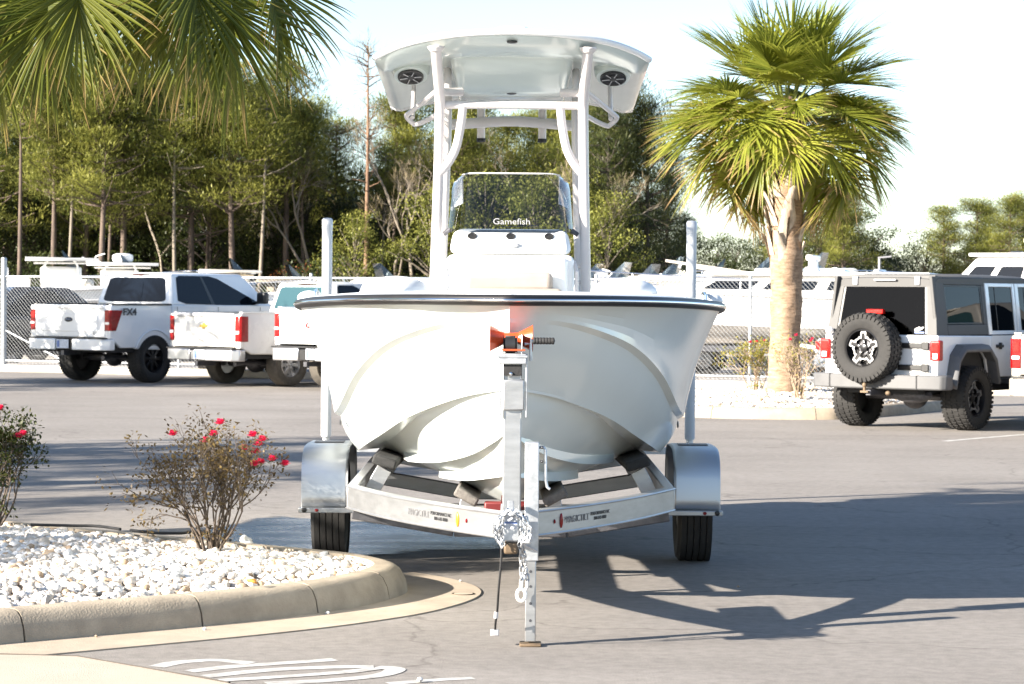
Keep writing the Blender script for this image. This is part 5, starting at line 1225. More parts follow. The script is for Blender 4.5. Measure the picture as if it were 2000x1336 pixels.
for k in range(n):
    for sg in (1, -1):
        d0 = LEN0 - H + k*.085 if sg > 0 else LEN0 + k*.085; d1 = d0 + H*sg
        a, b = (d0, FZ0), (d1, FZ1)
        def clip(q, r_):
            if q[0] < LEN0: u = (LEN0-q[0])/(r_[0]-q[0]); return (LEN0, q[1]+(r_[1]-q[1])*u)
            if q[0] > LEN1: u = (LEN1-q[0])/(r_[0]-q[0]); return (LEN1, q[1]+(r_[1]-q[1])*u)
            return q
        if max(a[0], b[0]) < LEN0 or min(a[0], b[0]) > LEN1: continue
        a2, b2 = clip(a, b), clip(b, a)
        m.tube([fp(*a2), fp(*b2)], .0034, 3, False)
o = m.build('wire_mesh', 'fence_wire', FE_); o['kind'] = 'stuff'

# ------------------------------------------------------------------ boats in the yard (local: y = bow, x right, z up from the ground)
def yard_boat(label, pos, rz, L=6.5, beam=2.3, keel=.55, sheer=1.55, top=None, hullmat='far_white', cab=None, radar=False, hullband=None, trailer=True, rods=False, outb=True, tint='far_white'):
    t = thing('motor_boat', label, 'boat', pos, rz); hb = beam/2; rs = []
    for i in range(17):
        u = i/16; y = -L/2 + L*u; w = hb*(1 - max(0, (u-.45)/.55)**2.2*.985); kz = keel + (sheer-keel)*.78*max(0, (u-.62)/.38)**2.4; zs = sheer + .28*u*u; wc = w*(.86 - .25*max(0, u-.5)); cz = kz + (zs-kz)*(.30 + .12*u)
        h = [(w, y, zs), (w*.985, y, zs-.10), (wc + (w-wc)*.35, y, (zs+cz)/2), (wc, y, cz), (wc*.5, y, (cz+kz)/2), (0.0, y, kz)]
        rs.append([Vector(p) for p in h] + [Vector((-p[0], p[1], p[2])) for p in h[-2::-1]])
    m = MB(); m.loft(rs, False, False, False); m.add(rs[0], [tuple(range(11))]); HU = m.build('hull', hullmat, t, angle=30)
    m = MB(); dk_ = [[r[0] + Vector((.0, 0, .0)), r[0]*1 + Vector((-.12*min(1, r[0].x*4), 0, .05)), Vector((0, r[0].y, r[0].z + .06)), r[-1] + Vector((.12*min(1, r[0].x*4), 0, .05)), r[-1]] for r in rs]
    m.loft(dk_, False, False, False); m.build('deck', tint, t, angle=40)
    for s in (0, -1):
        m = MB(); m.tube([r[s] + Vector((.012 if s == 0 else -.012, 0, -.02)) for r in rs], .028, 6); m.build('rub_rail', 'far_grey', t)
    for s in (0, -1):
        rp = [rs[i][s]*1 + Vector((-.10 if s == 0 else .10, 0, .30))*(1 if i < 16 else .9) for i in range(9, 17)]; m = MB(); m.tube(rp, .014, 6)
        for i in range(9, 17, 2): m.tube([rs[i][s] + Vector((-.06 if s == 0 else .06, 0, .03)), rp[i-9]], .010, 5)
        m.build('bow_rail', 'chrome', t)
    if hullband:
        for s in (0, -1): m = MB(); m.tube([r[s]*1 + Vector((-.03 if s == 0 else .03, 0, -.28)) for r in rs[:14]], .045, 6); m.build('hull_stripe', hullband, HU)
    m = MB(); m.box(-.38, .38, -.5, .45, sheer-.1, sheer+.62); CO = m.build('console', tint, t, bevel=.06, seg=3)
    m = MB(); m.hexa([(-.36, .10, sheer+.62), (.36, .10, sheer+.62), (.36, .42, sheer+.60), (-.36, .42, sheer+.60), (-.32, -.02, sheer+1.0), (.32, -.02, sheer+1.0), (.32, .0, sheer+1.0), (-.32, .0, sheer+1.0)]); m.build('windshield', 'boat_glass', CO)
    m = MB(); m.box(-.45, .45, -1.35, -.75, sheer-.1, sheer+.35); m.box(-.45, .45, -1.4, -1.25, sheer+.3, sheer+.6); m.build('helm_seat', tint, t, bevel=.05)
    if top:
        zt, y0, y1, hwt = top; rr_ = []
        for k in range(9):
            v = k/8; y = y0 + (y1-y0)*v; e = math.sin(math.pi*min(1, max(0, v*.96+.02)))**.25
            rr_.append([(x*hwt*e, y, zt + .05*(1-x*x) - .02*v) for x in (-1, -.9, -.5, 0, .5, .9, 1)] + [(x*hwt*e*.98, y, zt - .045) for x in (1, 0, -1)])
        m = MB(); m.loft(rr_); TP = m.build('t_top', 'canvas_tan' if top[0] < 0 else tint, t, angle=50)
        for s in (-1, 1):
            for ya, yb in ((.40, y1-.35*(y1-y0)), (-.45, y0+.30*(y1-y0))): m = MB(); m.tube(path([(s*.42, ya, sheer), (s*.44, (ya*.7+yb*.3), sheer+.6), (s*.50, yb, zt-.04)], 8), .026, 8); m.build('top_leg', tint, TP)
            m = MB(); m.tube([(s*.48, y0+.2, zt-.10), (s*.48, y1-.2, zt-.10)], .02, 6); m.build('top_rail', tint, TP)
        if radar:
            m = MB(); m.lathe([(0, 0), (.24, 0), (.27, .06), (.26, .16), (.18, .20), (0, .21)], (0, (y0+y1)/2, zt+.06), (0,0,1), 20); m.build('radar_dome', tint, TP)
            m = MB(); m.tube(path([(-.3, y0+.4, zt), (-.3, y0+.2, zt+.16), (-.3, y0+.45, zt+.26)], 8), .02, 6); m.build('antenna_hoop', tint, TP)
        if rods:
            for k in range(5): m = MB(); m.tube([(-.5+.25*k, y0+.05, zt), (-.5+.25*k, y0-.1, zt+.16)], .02, 6); m.build('rod_holder', tint, TP)
    if cab:      # cabin cruiser superstructure
        zc, y0, y1, hwc = cab
        A = [(-hwc, y0, sheer+.02), (hwc, y0, sheer+.02), (hwc*.9, y1+.8, sheer+.06), (-hwc*.9, y1+.8, sheer+.06)]; B = [(-hwc*.9, y0+.1, zc), (hwc*.9, y0+.1, zc), (hwc*.82, y1, zc), (-hwc*.82, y1, zc)]
        m = MB(); m.loft([[Vector(p) for p in A], [Vector(p) for p in B]]); CA = m.build('cabin', tint, t, bevel=.05, seg=3)
        for q in ((A[1], A[2], B[2], B[1]), (A[3], A[0], B[0], B[3])):
            for u0, u1 in ((.08, .30), (.36, .60), (.66, .80)): panel(CA, 'cabin_window', q, u0, u1, .30, .72, 'dark_glass', .012, .15)
        panel(CA, 'windshield', (A[2], A[3], B[3], B[2]), .08, .92, .15, .85, 'dark_glass', .012)
        panel(CA, 'aft_door', (A[0], A[1], B[1], B[0]), .35, .65, .05, .9, 'dark_glass', .012)
        m = MB(); m.box(-hwc*1.02, hwc*1.02, y0-.55, y1+.15, zc-.005, zc+.07); m.build('cabin_roof', tint, CA, bevel=.03)
    if radar and cab:
        m = MB(); m.lathe([(.18, 0), (.10, .14), (.10, .26)], (0, (cab[1]+cab[2])/2, cab[0]+.06), (0,0,1), 14); m.box(-.62, .62, (cab[1]+cab[2])/2-.07, (cab[1]+cab[2])/2+.07, cab[0]+.31, cab[0]+.42); m.build('radar_scanner', tint, t, bevel=.02)
    if outb:
        m = MB(); m.box(-.2, .2, -L/2-.62, -L/2-.1, sheer-.15, sheer+.45); E_ = m.build('outboard', 'dark_paint' if outb == 2 else tint, t, bevel=.09, seg=4); m = MB(); m.box(-.06, .06, -L/2-.42, -L/2-.12, keel-.1, sheer-.1); m.build('drive_leg', 'dark_paint' if outb == 2 else tint, E_, bevel=.02)
    if trailer:
        T_ = thing('yard_trailer', 'metal trailer under the ' + ' '.join(label.split()[:11]), 'trailer', pos, rz)
        for s in (-1, 1):
            m = MB(); m.bar((s*.75, -L/2+.1, keel-.10), (s*.75, L/2-2.2, keel-.10), .06, .12); m.bar((s*.75, L/2-2.2, keel-.10), (0, L/2-.4, keel-.10), .06, .12); m.build('frame_rail', 'steel_dark', T_)
            m = MB(); m.bar((s*.45, -L/2+.2, keel+.06), (s*.45, L/2-2.4, keel+.06), .10, .08); m.bar((s*.45, -L/2+.5, keel-.1), (s*.45, -L/2+.5, keel+.03), .08, .05); m.build('bunk', 'carpet', T_)
            wheel(T_, s*1.0, -.6, .31, .19, .18, 'spoke', 'tyre', 'rim_silver'); m = MB(); m.tube([(s*.85, -1.05, .40), (s*.85, -.92, .66), (s*.85, -.6, .70), (s*.85, -.28, .66), (s*.85, -.15, .40)], .02, 6); m.prism([(-1.05, .40), (-.92, .66), (-.6, .70), (-.28, .66), (-.15, .40), (-.2, .40), (-.32, .62), (-.6, .66), (-.88, .62), (-1.0, .40)], 'x', s*.86, s*1.13); m.build('fender', 'far_white', T_)
        m = MB(); m.bar((0, L/2-1.8, keel-.12), (0, L/2+.5, keel-.12), .08, .08); m.bar((0, L/2+.3, .02), (0, L/2+.3, keel+.1), .06, .06); m.bar((0, L/2-.3, keel-.1), (0, L/2-.12, sheer-.05), .07, .07); m.build('tongue', 'galvanised', T_)
        m = MB(); m.tube([(-1.0, -.6, .31), (1.0, -.6, .31)], .04, 8); m.bar((-.75, -L/2+.5, keel-.1), (.75, -L/2+.5, keel-.1), .05, .08); m.bar((-.75, .5, keel-.12), (.75, .5, keel-.12), .05, .08); m.build('axle', 'steel_dark', T_)
    return t
def yp(px, Y): return ((px-1000)*Y/FPX, Y, 0)
# left yard
yard_boat('white boat with a long white top and curved console glass behind the lifted pickup', yp(120, 62), R(-78), 6.6, 2.3, .70, 1.62, (2.42, -.85, .85, .9), tint='far_white', hullband='far_grey')
yard_boat('white boat with radar dome on its dark-edged top', yp(235, 66), R(-82), 6.8, 2.4, .66, 1.60, (2.36, -.85, .95, .9), radar=True, rods=True)
yard_boat('cream boat whose flat top shows behind the cream-white pickup', yp(448, 64), R(-80), 6.4, 2.3, .60, 1.50, (2.18, -.75, .75, .85), tint='far_cream')
yard_boat('white boat under a low tan canvas top behind the pickups', yp(560, 70), R(-75), 6.0, 2.2, .55, 1.42, (1.98, -.8, .8, .8), hullmat='far_white', tint='canvas_tan')
yard_boat('low white boat between the red-lettered pickup and the fishing boat', yp(735, 64), R(-70), 6.2, 2.3, .5, 1.40, (1.92, -.6, .6, .75), outb=2)
# right yard
yard_boat('white boat with a flat top just right of the fishing boat console', yp(1225, 62), R(72), 7.0, 2.4, .55, 1.45, (2.02, -1.2, 1.4, 1.0), tint='far_cream', hullband='plate_blue')
yard_boat('white walkaround boat with glass cabin and outriggers', yp(1330, 56), R(80), 7.2, 2.5, .62, 1.50, (2.08, -.6, .9, .9), tint='far_white', outb=2, hullband='far_grey')
yard_boat('large white cabin cruiser with a radar scanner behind the tall palm', yp(1520, 53), R(76), 9.2, 2.9, .70, 1.62, None, cab=(2.08, -2.6, 1.2, 1.15), radar=True, tint='far_white', outb=False)
b_ = yard_boat('white pilothouse boat with wide roof above the off-roader', yp(1985, 60), R(55), 8.5, 2.8, .80, 1.75, None, cab=(2.62, -1.6, .6, 1.0), radar=True, tint='far_white', outb=False)
yard_boat('small white boat with grey stripe under a short top, right of the guide post', yp(1415, 60), R(84), 6.0, 2.2, .6, 1.52, (2.12, -.5, .6, .8), tint='far_white', hullband='far_grey', outb=2)
yard_boat('white open boat with cream top half hidden behind the dark pines clump', yp(1280, 69), R(66), 6.4, 2.3, .55, 1.5, (2.16, -.8, .8, .85), tint='far_cream', rods=True)
yard_boat('white boat with blue stripe between the tall palm and the off-roader', yp(1610, 62), R(70), 6.8, 2.4, .75, 1.72, (2.30, -.7, .8, .85), tint='far_white', hullband='plate_blue', outb=2)
yard_boat('white boat with radar dome seen past the console', yp(1170, 66), R(74), 6.4, 2.3, .55, 1.46, (2.06, -.6, .7, .8), tint='far_white', radar=True)
for k, (x0, z0, x1, z1) in enumerate(((1300, 509, 1480, 536), (1345, 520, 1470, 540))):      # outrigger poles
    m = MB(); a, b = W(x0, z0, 55.5), W(x1, z1, 55.5); m.tube([a, b], .03, 6); o = m.build('outrigger_pole', 'far_cream'); o['label'] = ('upper' if k == 0 else 'lower') + ' cream outrigger pole angled over the glass-cabin boat'; o['category'] = 'pole'

# ------------------------------------------------------------------ leaf helpers
def leaf(m, c, d, l, w, rnd, nrm=None):
    """one small pointed leaf, two triangles folded on the midrib"""
    d = d.normalized(); s = d.cross(nrm if nrm else Vector((noise.noise(c*7), noise.noise(c*5), 1))); 
    if s.length < 1e-4: s = d.orthogonal()
    s.normalize(); o = len(m.v)
    m.v += [tuple(c), tuple(c + d*l*.5 + s*w/2), tuple(c + d*l), tuple(c + d*l*.5 - s*w/2)]; m.f.append((o, o+1, o+2, o+3)); m.rnd += [rnd]*4
def rv(r, k=1.0):
    while True:
        v = Vector((r.uniform(-1, 1), r.uniform(-1, 1), r.uniform(-1, 1)))
        if 0.05 < v.length < 1: return v*k

# ------------------------------------------------------------------ cabbage palms
def frond(mb, base, az, el, pet, blade, droop, r, nl=46, wid=.030, dry=1.0, pr=.012, gr=1.0, PET=None, hub=None, eend=None, twist=0.0, jit=1.6):
    d = Vector((math.cos(az)*math.cos(el), math.sin(az)*math.cos(el), math.sin(el))); side = Vector((-math.sin(az), math.cos(az), 0))
    p = Vector(base); pts = [p.copy()]; e = el
    for k in range(6):
        p = p + Vector((math.cos(az)*math.cos(e), math.sin(az)*math.cos(e), math.sin(e)))*pet/6; pts.append(p.copy()); e -= droop*.45/6
    if hub is not None:
        h0, h1 = Vector(base), Vector(hub); ctl = h0.lerp(h1, .5) + Vector((0, 0, .28)); pts = [h0*(1-u)**2 + ctl*2*u*(1-u) + h1*u*u for u in [k/6 for k in range(7)]]; p = h1.copy(); e = eend
    PET.tube(pts, [pr*1.5 - pr*.9*i/6 for i in range(7)], 5)
    cos_ = [p.copy()]; dirs = []
    for k in range(8):
        dd = Vector((math.cos(az)*math.cos(e), math.sin(az)*math.cos(e), math.sin(e))); dirs.append(dd); p = p + dd*blade*.42/8; cos_.append(p.copy()); e -= droop*.9/8
    dirs.append(dirs[-1])
    if twist: side = Matrix.Rotation(twist, 3, dirs[3]) @ side
    base_r = r.random()
    for i in range(nl):
        ph = -1 + 2*(i + .5)/nl; an = (ph + jit*r.uniform(-1, 1)/nl)*R(118); c = min(8, max(0, (1-abs(ph))**.8*8)); k = min(int(c), 7); bp = cos_[k].lerp(cos_[k+1], c-k); f = dirs[k]; up = side.cross(f).normalized()*-1
        if up.z < 0: up = -up
        dv = (f*math.cos(an) + side*math.sin(an) + up*(.10 + .25*abs(math.sin(an)))).normalized()
        l = blade*(.66 + .22*math.cos(an))*r.uniform(.78, 1.10); n = 6; q = bp.copy(); v = dv.copy(); dr = dry*r.uniform(.55, 1.15); rn = min(1, max(0, base_r*.5 + r.random()*.5)); sd = side if abs(v.dot(side)) < .85 else f
        o = len(mb.v); g = gr*r.uniform(.4, 2.0); wv = wid*r.uniform(.85, 1.15)
        for j in range(n + 1):
            u = j/n; w = wv*(.55 + .45*math.sin(min(1, u*2.2)*math.pi/2))*(1 - max(0, (u-.55)/.45)**1.3*.93)
            s_ = v.cross(up); s_ = s_.normalized() if s_.length > 1e-3 else sd; nn = s_.cross(v).normalized()
            mb.v += [tuple(q - s_*w/2 + nn*w*.22), tuple(q - nn*w*.10), tuple(q + s_*w/2 + nn*w*.22)]; mb.tip += [u*dr]*3; mb.rnd += [rn]*3
            q = q + v*l/n; v = (v + Vector((0, 0, -1))*g*(.03 + .26*u*u)).normalized()
        for j in range(n):
            for k2 in (0, 1): mb.f.append((o+3*j+k2, o+3*j+k2+1, o+3*j+k2+4, o+3*j+k2+3))
def palm(label, pos, H, rad, nfr, seed, blade=.95, boots=(.55, 1.0), mat='frond', extra=None, nl=46, vis=True, wid=.030, drp=50, stiff=1.0, petk=1.0, spread=122, mid=0, skirt=False):
    r = random.Random(seed); t = thing('palm_tree', label, 'palm', pos)
    m = MB(); N = 40; n = 28; rs = []
    for i in range(N + 1):
        u = i/N; z = H*u; rad_ = rad*(1.10 - .10*u + .18*math.exp(-u*14) - .04*math.sin(u*9)); ring = []
        for k in range(n):
            a = 2*math.pi*k/n; q = rad_*(1 + .045*math.sin(z*58 + 2*noise.noise(Vector((math.cos(a)*2, math.sin(a)*2, z*2)))) + .10*noise.noise(Vector((math.cos(a)*3, math.sin(a)*3, z*7 + seed)))); ring.append((q*math.cos(a) + .03*math.sin(u*3), q*math.sin(a), z))
        rs.append(ring)
    m.loft(rs); m.build('trunk', 'palm_trunk', t, angle=180)
    m = MB(); m.ell((.03, 0, H + .12), (rad*1.15, rad*1.15, .55), 14, 10); m.build('crown_shaft', 'palm_fibre', t)
    if vis:
        for k in range(int(34)):      # old leaf bases, crossing up the trunk
            u = boots[0] + (boots[1]-boots[0])*(k/34); a = k*2.4 + r.uniform(-.2, .2); z = H*u; rr_ = rad*.92; sp = .62*rad
            P = []
            for j in range(5):
                v = j/4; ang = a + .40*v*(1 if k % 2 else -1); P.append((math.cos(ang)*(rr_ + .26*rad*v + sp*v*v*(.4 + r.random()*.3)), math.sin(ang)*(rr_ + .26*rad*v + sp*v*v*.5), z + (.42 + .1*r.random())*v))
            m = MB(); n_ = 5; rings_ = []
            for j, p in enumerate(P):
                p = Vector(p); o_ = Vector((math.cos(a), math.sin(a), 0)); s_ = Vector((-math.sin(a), math.cos(a), 0)); w = (.088 - .045*(j/4))*(rad/.22); th = .018
                rings_.append([p - s_*w, p - s_*w*.5 + o_*th, p + s_*w*.5 + o_*th, p + s_*w, p - o_*th])
            m.loft(rings_); m.build('leaf_base', 'palm_boot', t, angle=40)
    def add(az, el, pet, bl, dr, dry, gr=1.0, base=None, w=wid, nl_=nl, hub=None, eend=None, twist=0.0):
        fb = MB(); pb = MB(); frond(fb, base or (math.cos(az)*rad*.5, math.sin(az)*rad*.5, H + .15 + .35*max(0, math.sin(el))), az, el, pet, bl, dr, r, nl_, w, dry, .014, gr, pb, hub, eend, twist)
        o = fb.build('frond', mat, t, smooth=True, angle=180); pb.build('leaf_stalk', 'petiole', o, angle=60)
    for k in range(nfr):
        v = k/(nfr-1); el = R(84) - R(spread)*v**.85 + r.uniform(-.10, .10); az = k*2.39996 + r.uniform(-.25, .25)
        if skirt and el < R(2) and math.sin(az) < -.35: continue
        add(az, el, (.55 + .40*min(1, v*1.6))*r.uniform(.85, 1.15)*blade*petk, blade*r.uniform(.9, 1.08), R((drp + 40*r.random())*(.35 + .85*min(1, v*1.4))), .55 + .80*v**1.5, (.8 + .5*v)*stiff)
    for k in range(mid):
        add(k*6.283/mid + r.uniform(-.3, .3), R(r.uniform(-2, 30)), (.75 + .3*r.random())*blade*petk, blade*r.uniform(.88, 1.0), R(28 + 25*r.random()), .85, .7*stiff)
    for e_ in extra or []: add(*e_)
    return t
pp_ = G(1530, 772, .2)
PALM = palm('tall cabbage palm on the white stone island beside the off-roader', (pp_.x, pp_.y, .16), 3.78, .215, 78, 21, 1.02, (.50, .98), drp=34, stiff=.55, petk=.92, nl=60, wid=.029, spread=116, mid=20, skirt=True)
LPX, LPY = -3.9, 17.0
def hubf(px, py, Y, az, eend, bl=1.1, dr=60, dry=1.0, gr=.9, tw=0.0):
    h = W(px, py, Y) - Vector((LPX, LPY, .15)); return (az, 0, 1, bl*.84, R(dr), dry*.82, gr, None, .020, 76, h, eend, tw)
palm('cabbage palm whose fronds hang over the white stones and rose bushes', (LPX, LPY, .15), 4.0, .20, 12, 5, .95, (.5, .95), 'frond_dark', vis=True,
     extra=[hubf(440, -30, 15.3, R(-58), R(-48), .93, 55, 1.05), hubf(385, -60, 15.6, R(-75), R(-58), .92, 50, 1.05), hubf(300, -50, 15.9, R(-68), R(-60), .88, 50, 1.0), hubf(95, -20, 15.7, R(-85), R(-62), .86, 45, .95), hubf(150, -70, 15.4, R(-75), R(-52), .86, 45, .95), hubf(510, -70, 15.5, R(-35), R(-38), .86, 60, 1.0), hubf(360, -90, 15.1, R(-50), R(-45), .9, 50, .95),
            hubf(-10, 10, 16.0, R(-80), R(-66), .84, 45, .95), hubf(210, -50, 16.2, R(-60), R(-50), .80, 55, 1.0), hubf(40, -60, 16.1, R(-60), R(-50), .84, 55, 1.0)])
# palms standing outside the view on the left; their shade falls across the lot
PB = palm('cabbage palm further along the lot', (-13.0, 20.4, 0), 3.6, .20, 24, 9, .95, (.5, .95), 'frond', vis=False, nl=26, wid=.05)
for x, y, lb in ((-11.6, 23.2, 'cabbage palm standing between two palms'), (-20.5, 37.2, 'cabbage palm at the far corner of the lot'), (-24.0, 36.0, 'cabbage palm at the lot boundary'), (-12.4, 17.6, 'cabbage palm near the stone bed'), (-11.2, 10.7, 'cabbage palm at the outer end of the stone bed'), (-14.6, 43.3, 'cabbage palm near the lifted pickup'), (-13.6, 42.3, 'cabbage palm of the pair near the pickups'), (-15.4, 44.6, 'cabbage palm next to the yard fence')):
    dup(PB, (x, y, 0), x, lb)

# ------------------------------------------------------------------ rose bushes
def bush(name, label, pos, H, Wd, seed, nst, leafm, nleaf, nfl, twig='twig', leafsz=.028, lean=0.0, fl_bias=None):
    r = random.Random(seed); t = thing(name, label, 'shrub', pos); m = MB(); tips = []; 
    def grow(p, d, l, rad, lv):
        pts = [p.copy()]; q = p.copy(); v = d.copy()
        for k in range(4): v = (v + rv(r, .28)).normalized(); v.z += .06; q = q + v*l/4; pts.append(q.copy())
        m.tube(pts, [rad*(1 - .13*k) for k in range(5)], 5, False)
        if lv == 0: tips.append((q, v)); return
        for k in range(r.choice([2, 2, 3])): grow(pts[r.choice([3, 4, 4])], (v + rv(r, .85)).normalized(), l*r.uniform(.5, .75), rad*.6, lv-1)
        tips.append((pts[2], v))
    for k in range(nst):
        a = 2*math.pi*k/nst + r.uniform(-.3, .3); sp = r.uniform(.15, .95); d = Vector((math.cos(a)*sp*Wd/H*.9 + lean, math.sin(a)*sp*Wd/H*.9, 1)).normalized()
        grow(Vector((math.cos(a)*.03, math.sin(a)*.03, -.03)), d, H*.52*r.uniform(.8, 1.05), .0085*(H/.6)**.5, 3)
    m.build('stems', twig, t, angle=180); lf = MB()
    for k in range(nleaf):
        p, v = r.choice(tips); c = p + rv(r, .05*H/.6); leaf(lf, c, rv(r) + Vector((0, 0, -.1)), leafsz*r.uniform(.6, 1.3), leafsz*.6, r.random())
    o = lf.build('leaves', leafm, t, smooth=False); o['kind'] = 'stuff'
    up = sorted(tips, key=lambda q: -(q[0].z + (fl_bias[0]*q[0].x if fl_bias else 0)))[:max(nfl*11, 1)]; r.shuffle(up)
    for p, v in up[:nfl]:
        fm = MB()
        for k in range(11):
            a = k*2.4; tl = .25 + .75*(k/11); d = Vector((math.cos(a)*tl, math.sin(a)*tl, 1.15-tl)).normalized(); c = p + d*.008; s_ = Vector((-math.sin(a), math.cos(a), 0)); n_ = d.cross(s_)
            L_ = .030*(H/.6)**.3; fm.add([c - s_*.006, c + d*L_*.6 - s_*.016 + n_*.003, c + d*L_ - s_*.010, c + d*L_*1.02 + s_*.010, c + d*L_*.6 + s_*.016 + n_*.003, c + s_*.006], [(0, 1, 2, 3, 4, 5)])
        fm.build('rose_flower', 'petal', t, smooth=False)
    return t
p = G(412, 1072, .17); bush('rose_bush', 'thin thorny rose bush with few red flowers, twigs mostly bare', (p.x, p.y, .15), .64, .36, 3, 20, 'rose_dry', 4200, 13, 'twig', .026, 0.0, (.45,))
p = G(-15, 1020, .17); bush('rose_bush', 'dense dark-leaved rose bush with crimson flowers under the hanging fronds', (p.x, p.y, .15), .66, .42, 8, 15, 'rose_leaves', 4200, 13, 'twig', .030)
p = G(1478, 770, .2); bush('shrub', 'yellow-green leafy shrub at the foot of the tall palm', (p.x, p.y + .2, .18), .78, .42, 14, 12, 'shrub_leaves', 1900, 3, 'twig_pale', .038)
p = G(1560, 782, .2); bush('shrub', 'bare brown twiggy shrub at the foot of the tall palm', (p.x, p.y, .17), .86, .40, 15, 18, 'shrub_leaves', 500, 4, 'twig_pale', .035)

# ------------------------------------------------------------------ woodland
def trunk_pts(h, r, bend): 
    a = r.uniform(0, 6.28); return [Vector((bend*math.cos(a)*math.sin(u*2.2 + r.uniform(-.05, .05))*.5, bend*math.sin(a)*u*.4, h*u)) for u in [k/9 for k in range(10)]]
def make_pine(seed, h=10.0, c0=.5, wid=1.9, ntuft=70, nn_=70, dens='pine_needles', bend=.35, trad=.15, bark='bark_pine'):
    r = random.Random(seed); tp = trunk_pts(h, r, bend); tm = MB(); tm.tube(tp, [trad*(1 - .72*k/9) for k in range(10)], 8); lf = MB()
    for k in range(ntuft):
        u = c0 + (1-c0)*r.random()**.8; p0 = cr(tp, u); a = r.uniform(0, 6.28); ln = wid*(.35 + .65*r.random())*(1.25 - (u-c0)/(1-c0)*.75); e = R(r.uniform(-5, 40)); d = Vector((math.cos(a)*math.cos(e), math.sin(a)*math.cos(e), math.sin(e)))
        p1 = p0 + d*ln; tm.tube([p0, p0.lerp(p1, .5) + Vector((0, 0, -.05*ln)), p1], [.04*trad/.15, .028, .012], 4, False)
        br = r.random()
        for c in range(2):
            cc = p1 if c == 0 else p0.lerp(p1, .62) + rv(r, .3)
            for q in range(nn_//2):
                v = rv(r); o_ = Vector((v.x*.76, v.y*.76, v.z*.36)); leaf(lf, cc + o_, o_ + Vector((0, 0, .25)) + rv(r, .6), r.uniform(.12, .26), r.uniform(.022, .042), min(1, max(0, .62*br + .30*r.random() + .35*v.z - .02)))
    return tm.mesh('trunk', True, 60), lf.mesh('crown', False), bark, dens
def make_broad(seed, h=6.5, wid=2.2, nb=46, nl=190, mat='oak_leaves', base=.12, bark='bark_dark', sz=.11):
    r = random.Random(seed); tp = trunk_pts(h*.8, r, .5); tm = MB(); tm.tube(tp, [.12*(1 - .8*k/9) for k in range(10)], 7); lf = MB()
    for k in range(nb):
        u = base + (1-base)*r.random(); a = r.uniform(0, 6.28); w = wid*math.sin(math.pi*(.12 + .82*u))**.7*r.uniform(.35, 1.0); p0 = cr(tp, min(.95, u*.9)); p1 = Vector((p0.x + math.cos(a)*w, p0.y + math.sin(a)*w, h*u)); tm.tube([p0, p0.lerp(p1, .5) + Vector((0, 0, .1)), p1], [.03, .02, .008], 4, False); br = r.random()
        for q in range(nl):
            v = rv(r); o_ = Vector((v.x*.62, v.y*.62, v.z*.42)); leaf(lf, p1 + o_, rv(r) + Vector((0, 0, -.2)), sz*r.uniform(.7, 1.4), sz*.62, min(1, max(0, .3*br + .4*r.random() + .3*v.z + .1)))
    return tm.mesh('trunk', True, 60), lf.mesh('crown', False), bark, mat
def make_bare(seed, h=8.0, lean=0.0, lv=5, pale='bark_grey', trad=.11, first=.45, twigs=900):
    r = random.Random(seed); tm = MB(); tw = MB()
    def grow(p, d, l, rad, k):
        pts = [p.copy()]; q = p.copy(); v = d.copy()
        for j in range(4): v = (v + rv(r, .16 if k > 3 else .34)).normalized(); v.z += .03; q = q + v*l/4; pts.append(q.copy())
        tm.tube(pts, [rad*(1 - .11*j) for j in range(5)], 6 if k > 2 else 4, False)
        if k == 0:
            for z in range(5): leaf(tw, q + rv(r, .15), v + rv(r, .9), r.uniform(.25, .55), .016, r.random())
            return
        for j in range(3 if k < lv else 2): grow(pts[r.choice([2, 3, 4, 4])], (v + rv(r, .80)).normalized(), l*r.uniform(.52, .74), rad*.58, k-1)
    grow(Vector((0, 0, -.1)), Vector((lean, 0, 1)).normalized(), h*first, trad, lv); tw.f = tw.f[:]
    return tm.mesh('trunk', True, 60), tw.mesh('crown', False), pale, 'dry_twigs'
def make_dead(seed, h=12.0):
    r = random.Random(seed); tp = trunk_pts(h, r, .18); tm = MB(); tw = MB(); tm.tube(tp, [.14*(1 - .85*k/9) for k in range(10)], 8)
    for k in range(60):
        u = .30 + .70*r.random()**.55; p0 = cr(tp, u); a = r.uniform(0, 6.28); ln = (.5 + 1.5*r.random())*(1.2 - u*.55) if u > .62 else r.uniform(.2, .7); e = R(r.uniform(5, 60)); d = Vector((math.cos(a)*math.cos(e), math.sin(a)*math.cos(e), math.sin(e)))
        pts = [p0]; v = d.copy(); q = p0.copy()
        for j in range(4):
            v = (v + rv(r, .35)).normalized(); q = q + v*ln/4; pts.append(q.copy())
            if u > .6:
                for z in range(4): leaf(tw, q + rv(r, .1), v + rv(r, 1.0), r.uniform(.25, .7), .020, r.random())
        tm.tube(pts, [.028, .022, .016, .010, .005], 4, False)
    return tm.mesh('trunk', True, 60), tw.mesh('crown', False), 'bark_orange', 'dry_twigs'
PROTO = {}
def proto(key, fn, *a, **k):
    tm, cm, bk, lm = fn(*a, **k); tm.materials.append(MATS[bk]); cm.materials.append(MATS[lm]); PROTO[key] = (tm, cm)
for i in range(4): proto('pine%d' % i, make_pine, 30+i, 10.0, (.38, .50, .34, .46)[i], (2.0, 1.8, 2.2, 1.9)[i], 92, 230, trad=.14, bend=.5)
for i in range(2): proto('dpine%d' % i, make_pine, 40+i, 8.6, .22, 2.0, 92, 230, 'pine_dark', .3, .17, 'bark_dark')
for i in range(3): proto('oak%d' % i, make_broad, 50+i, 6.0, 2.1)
proto('shrub0', make_broad, 60, 2.8, 1.5, 30, 100, 'oak_leaves', .05)
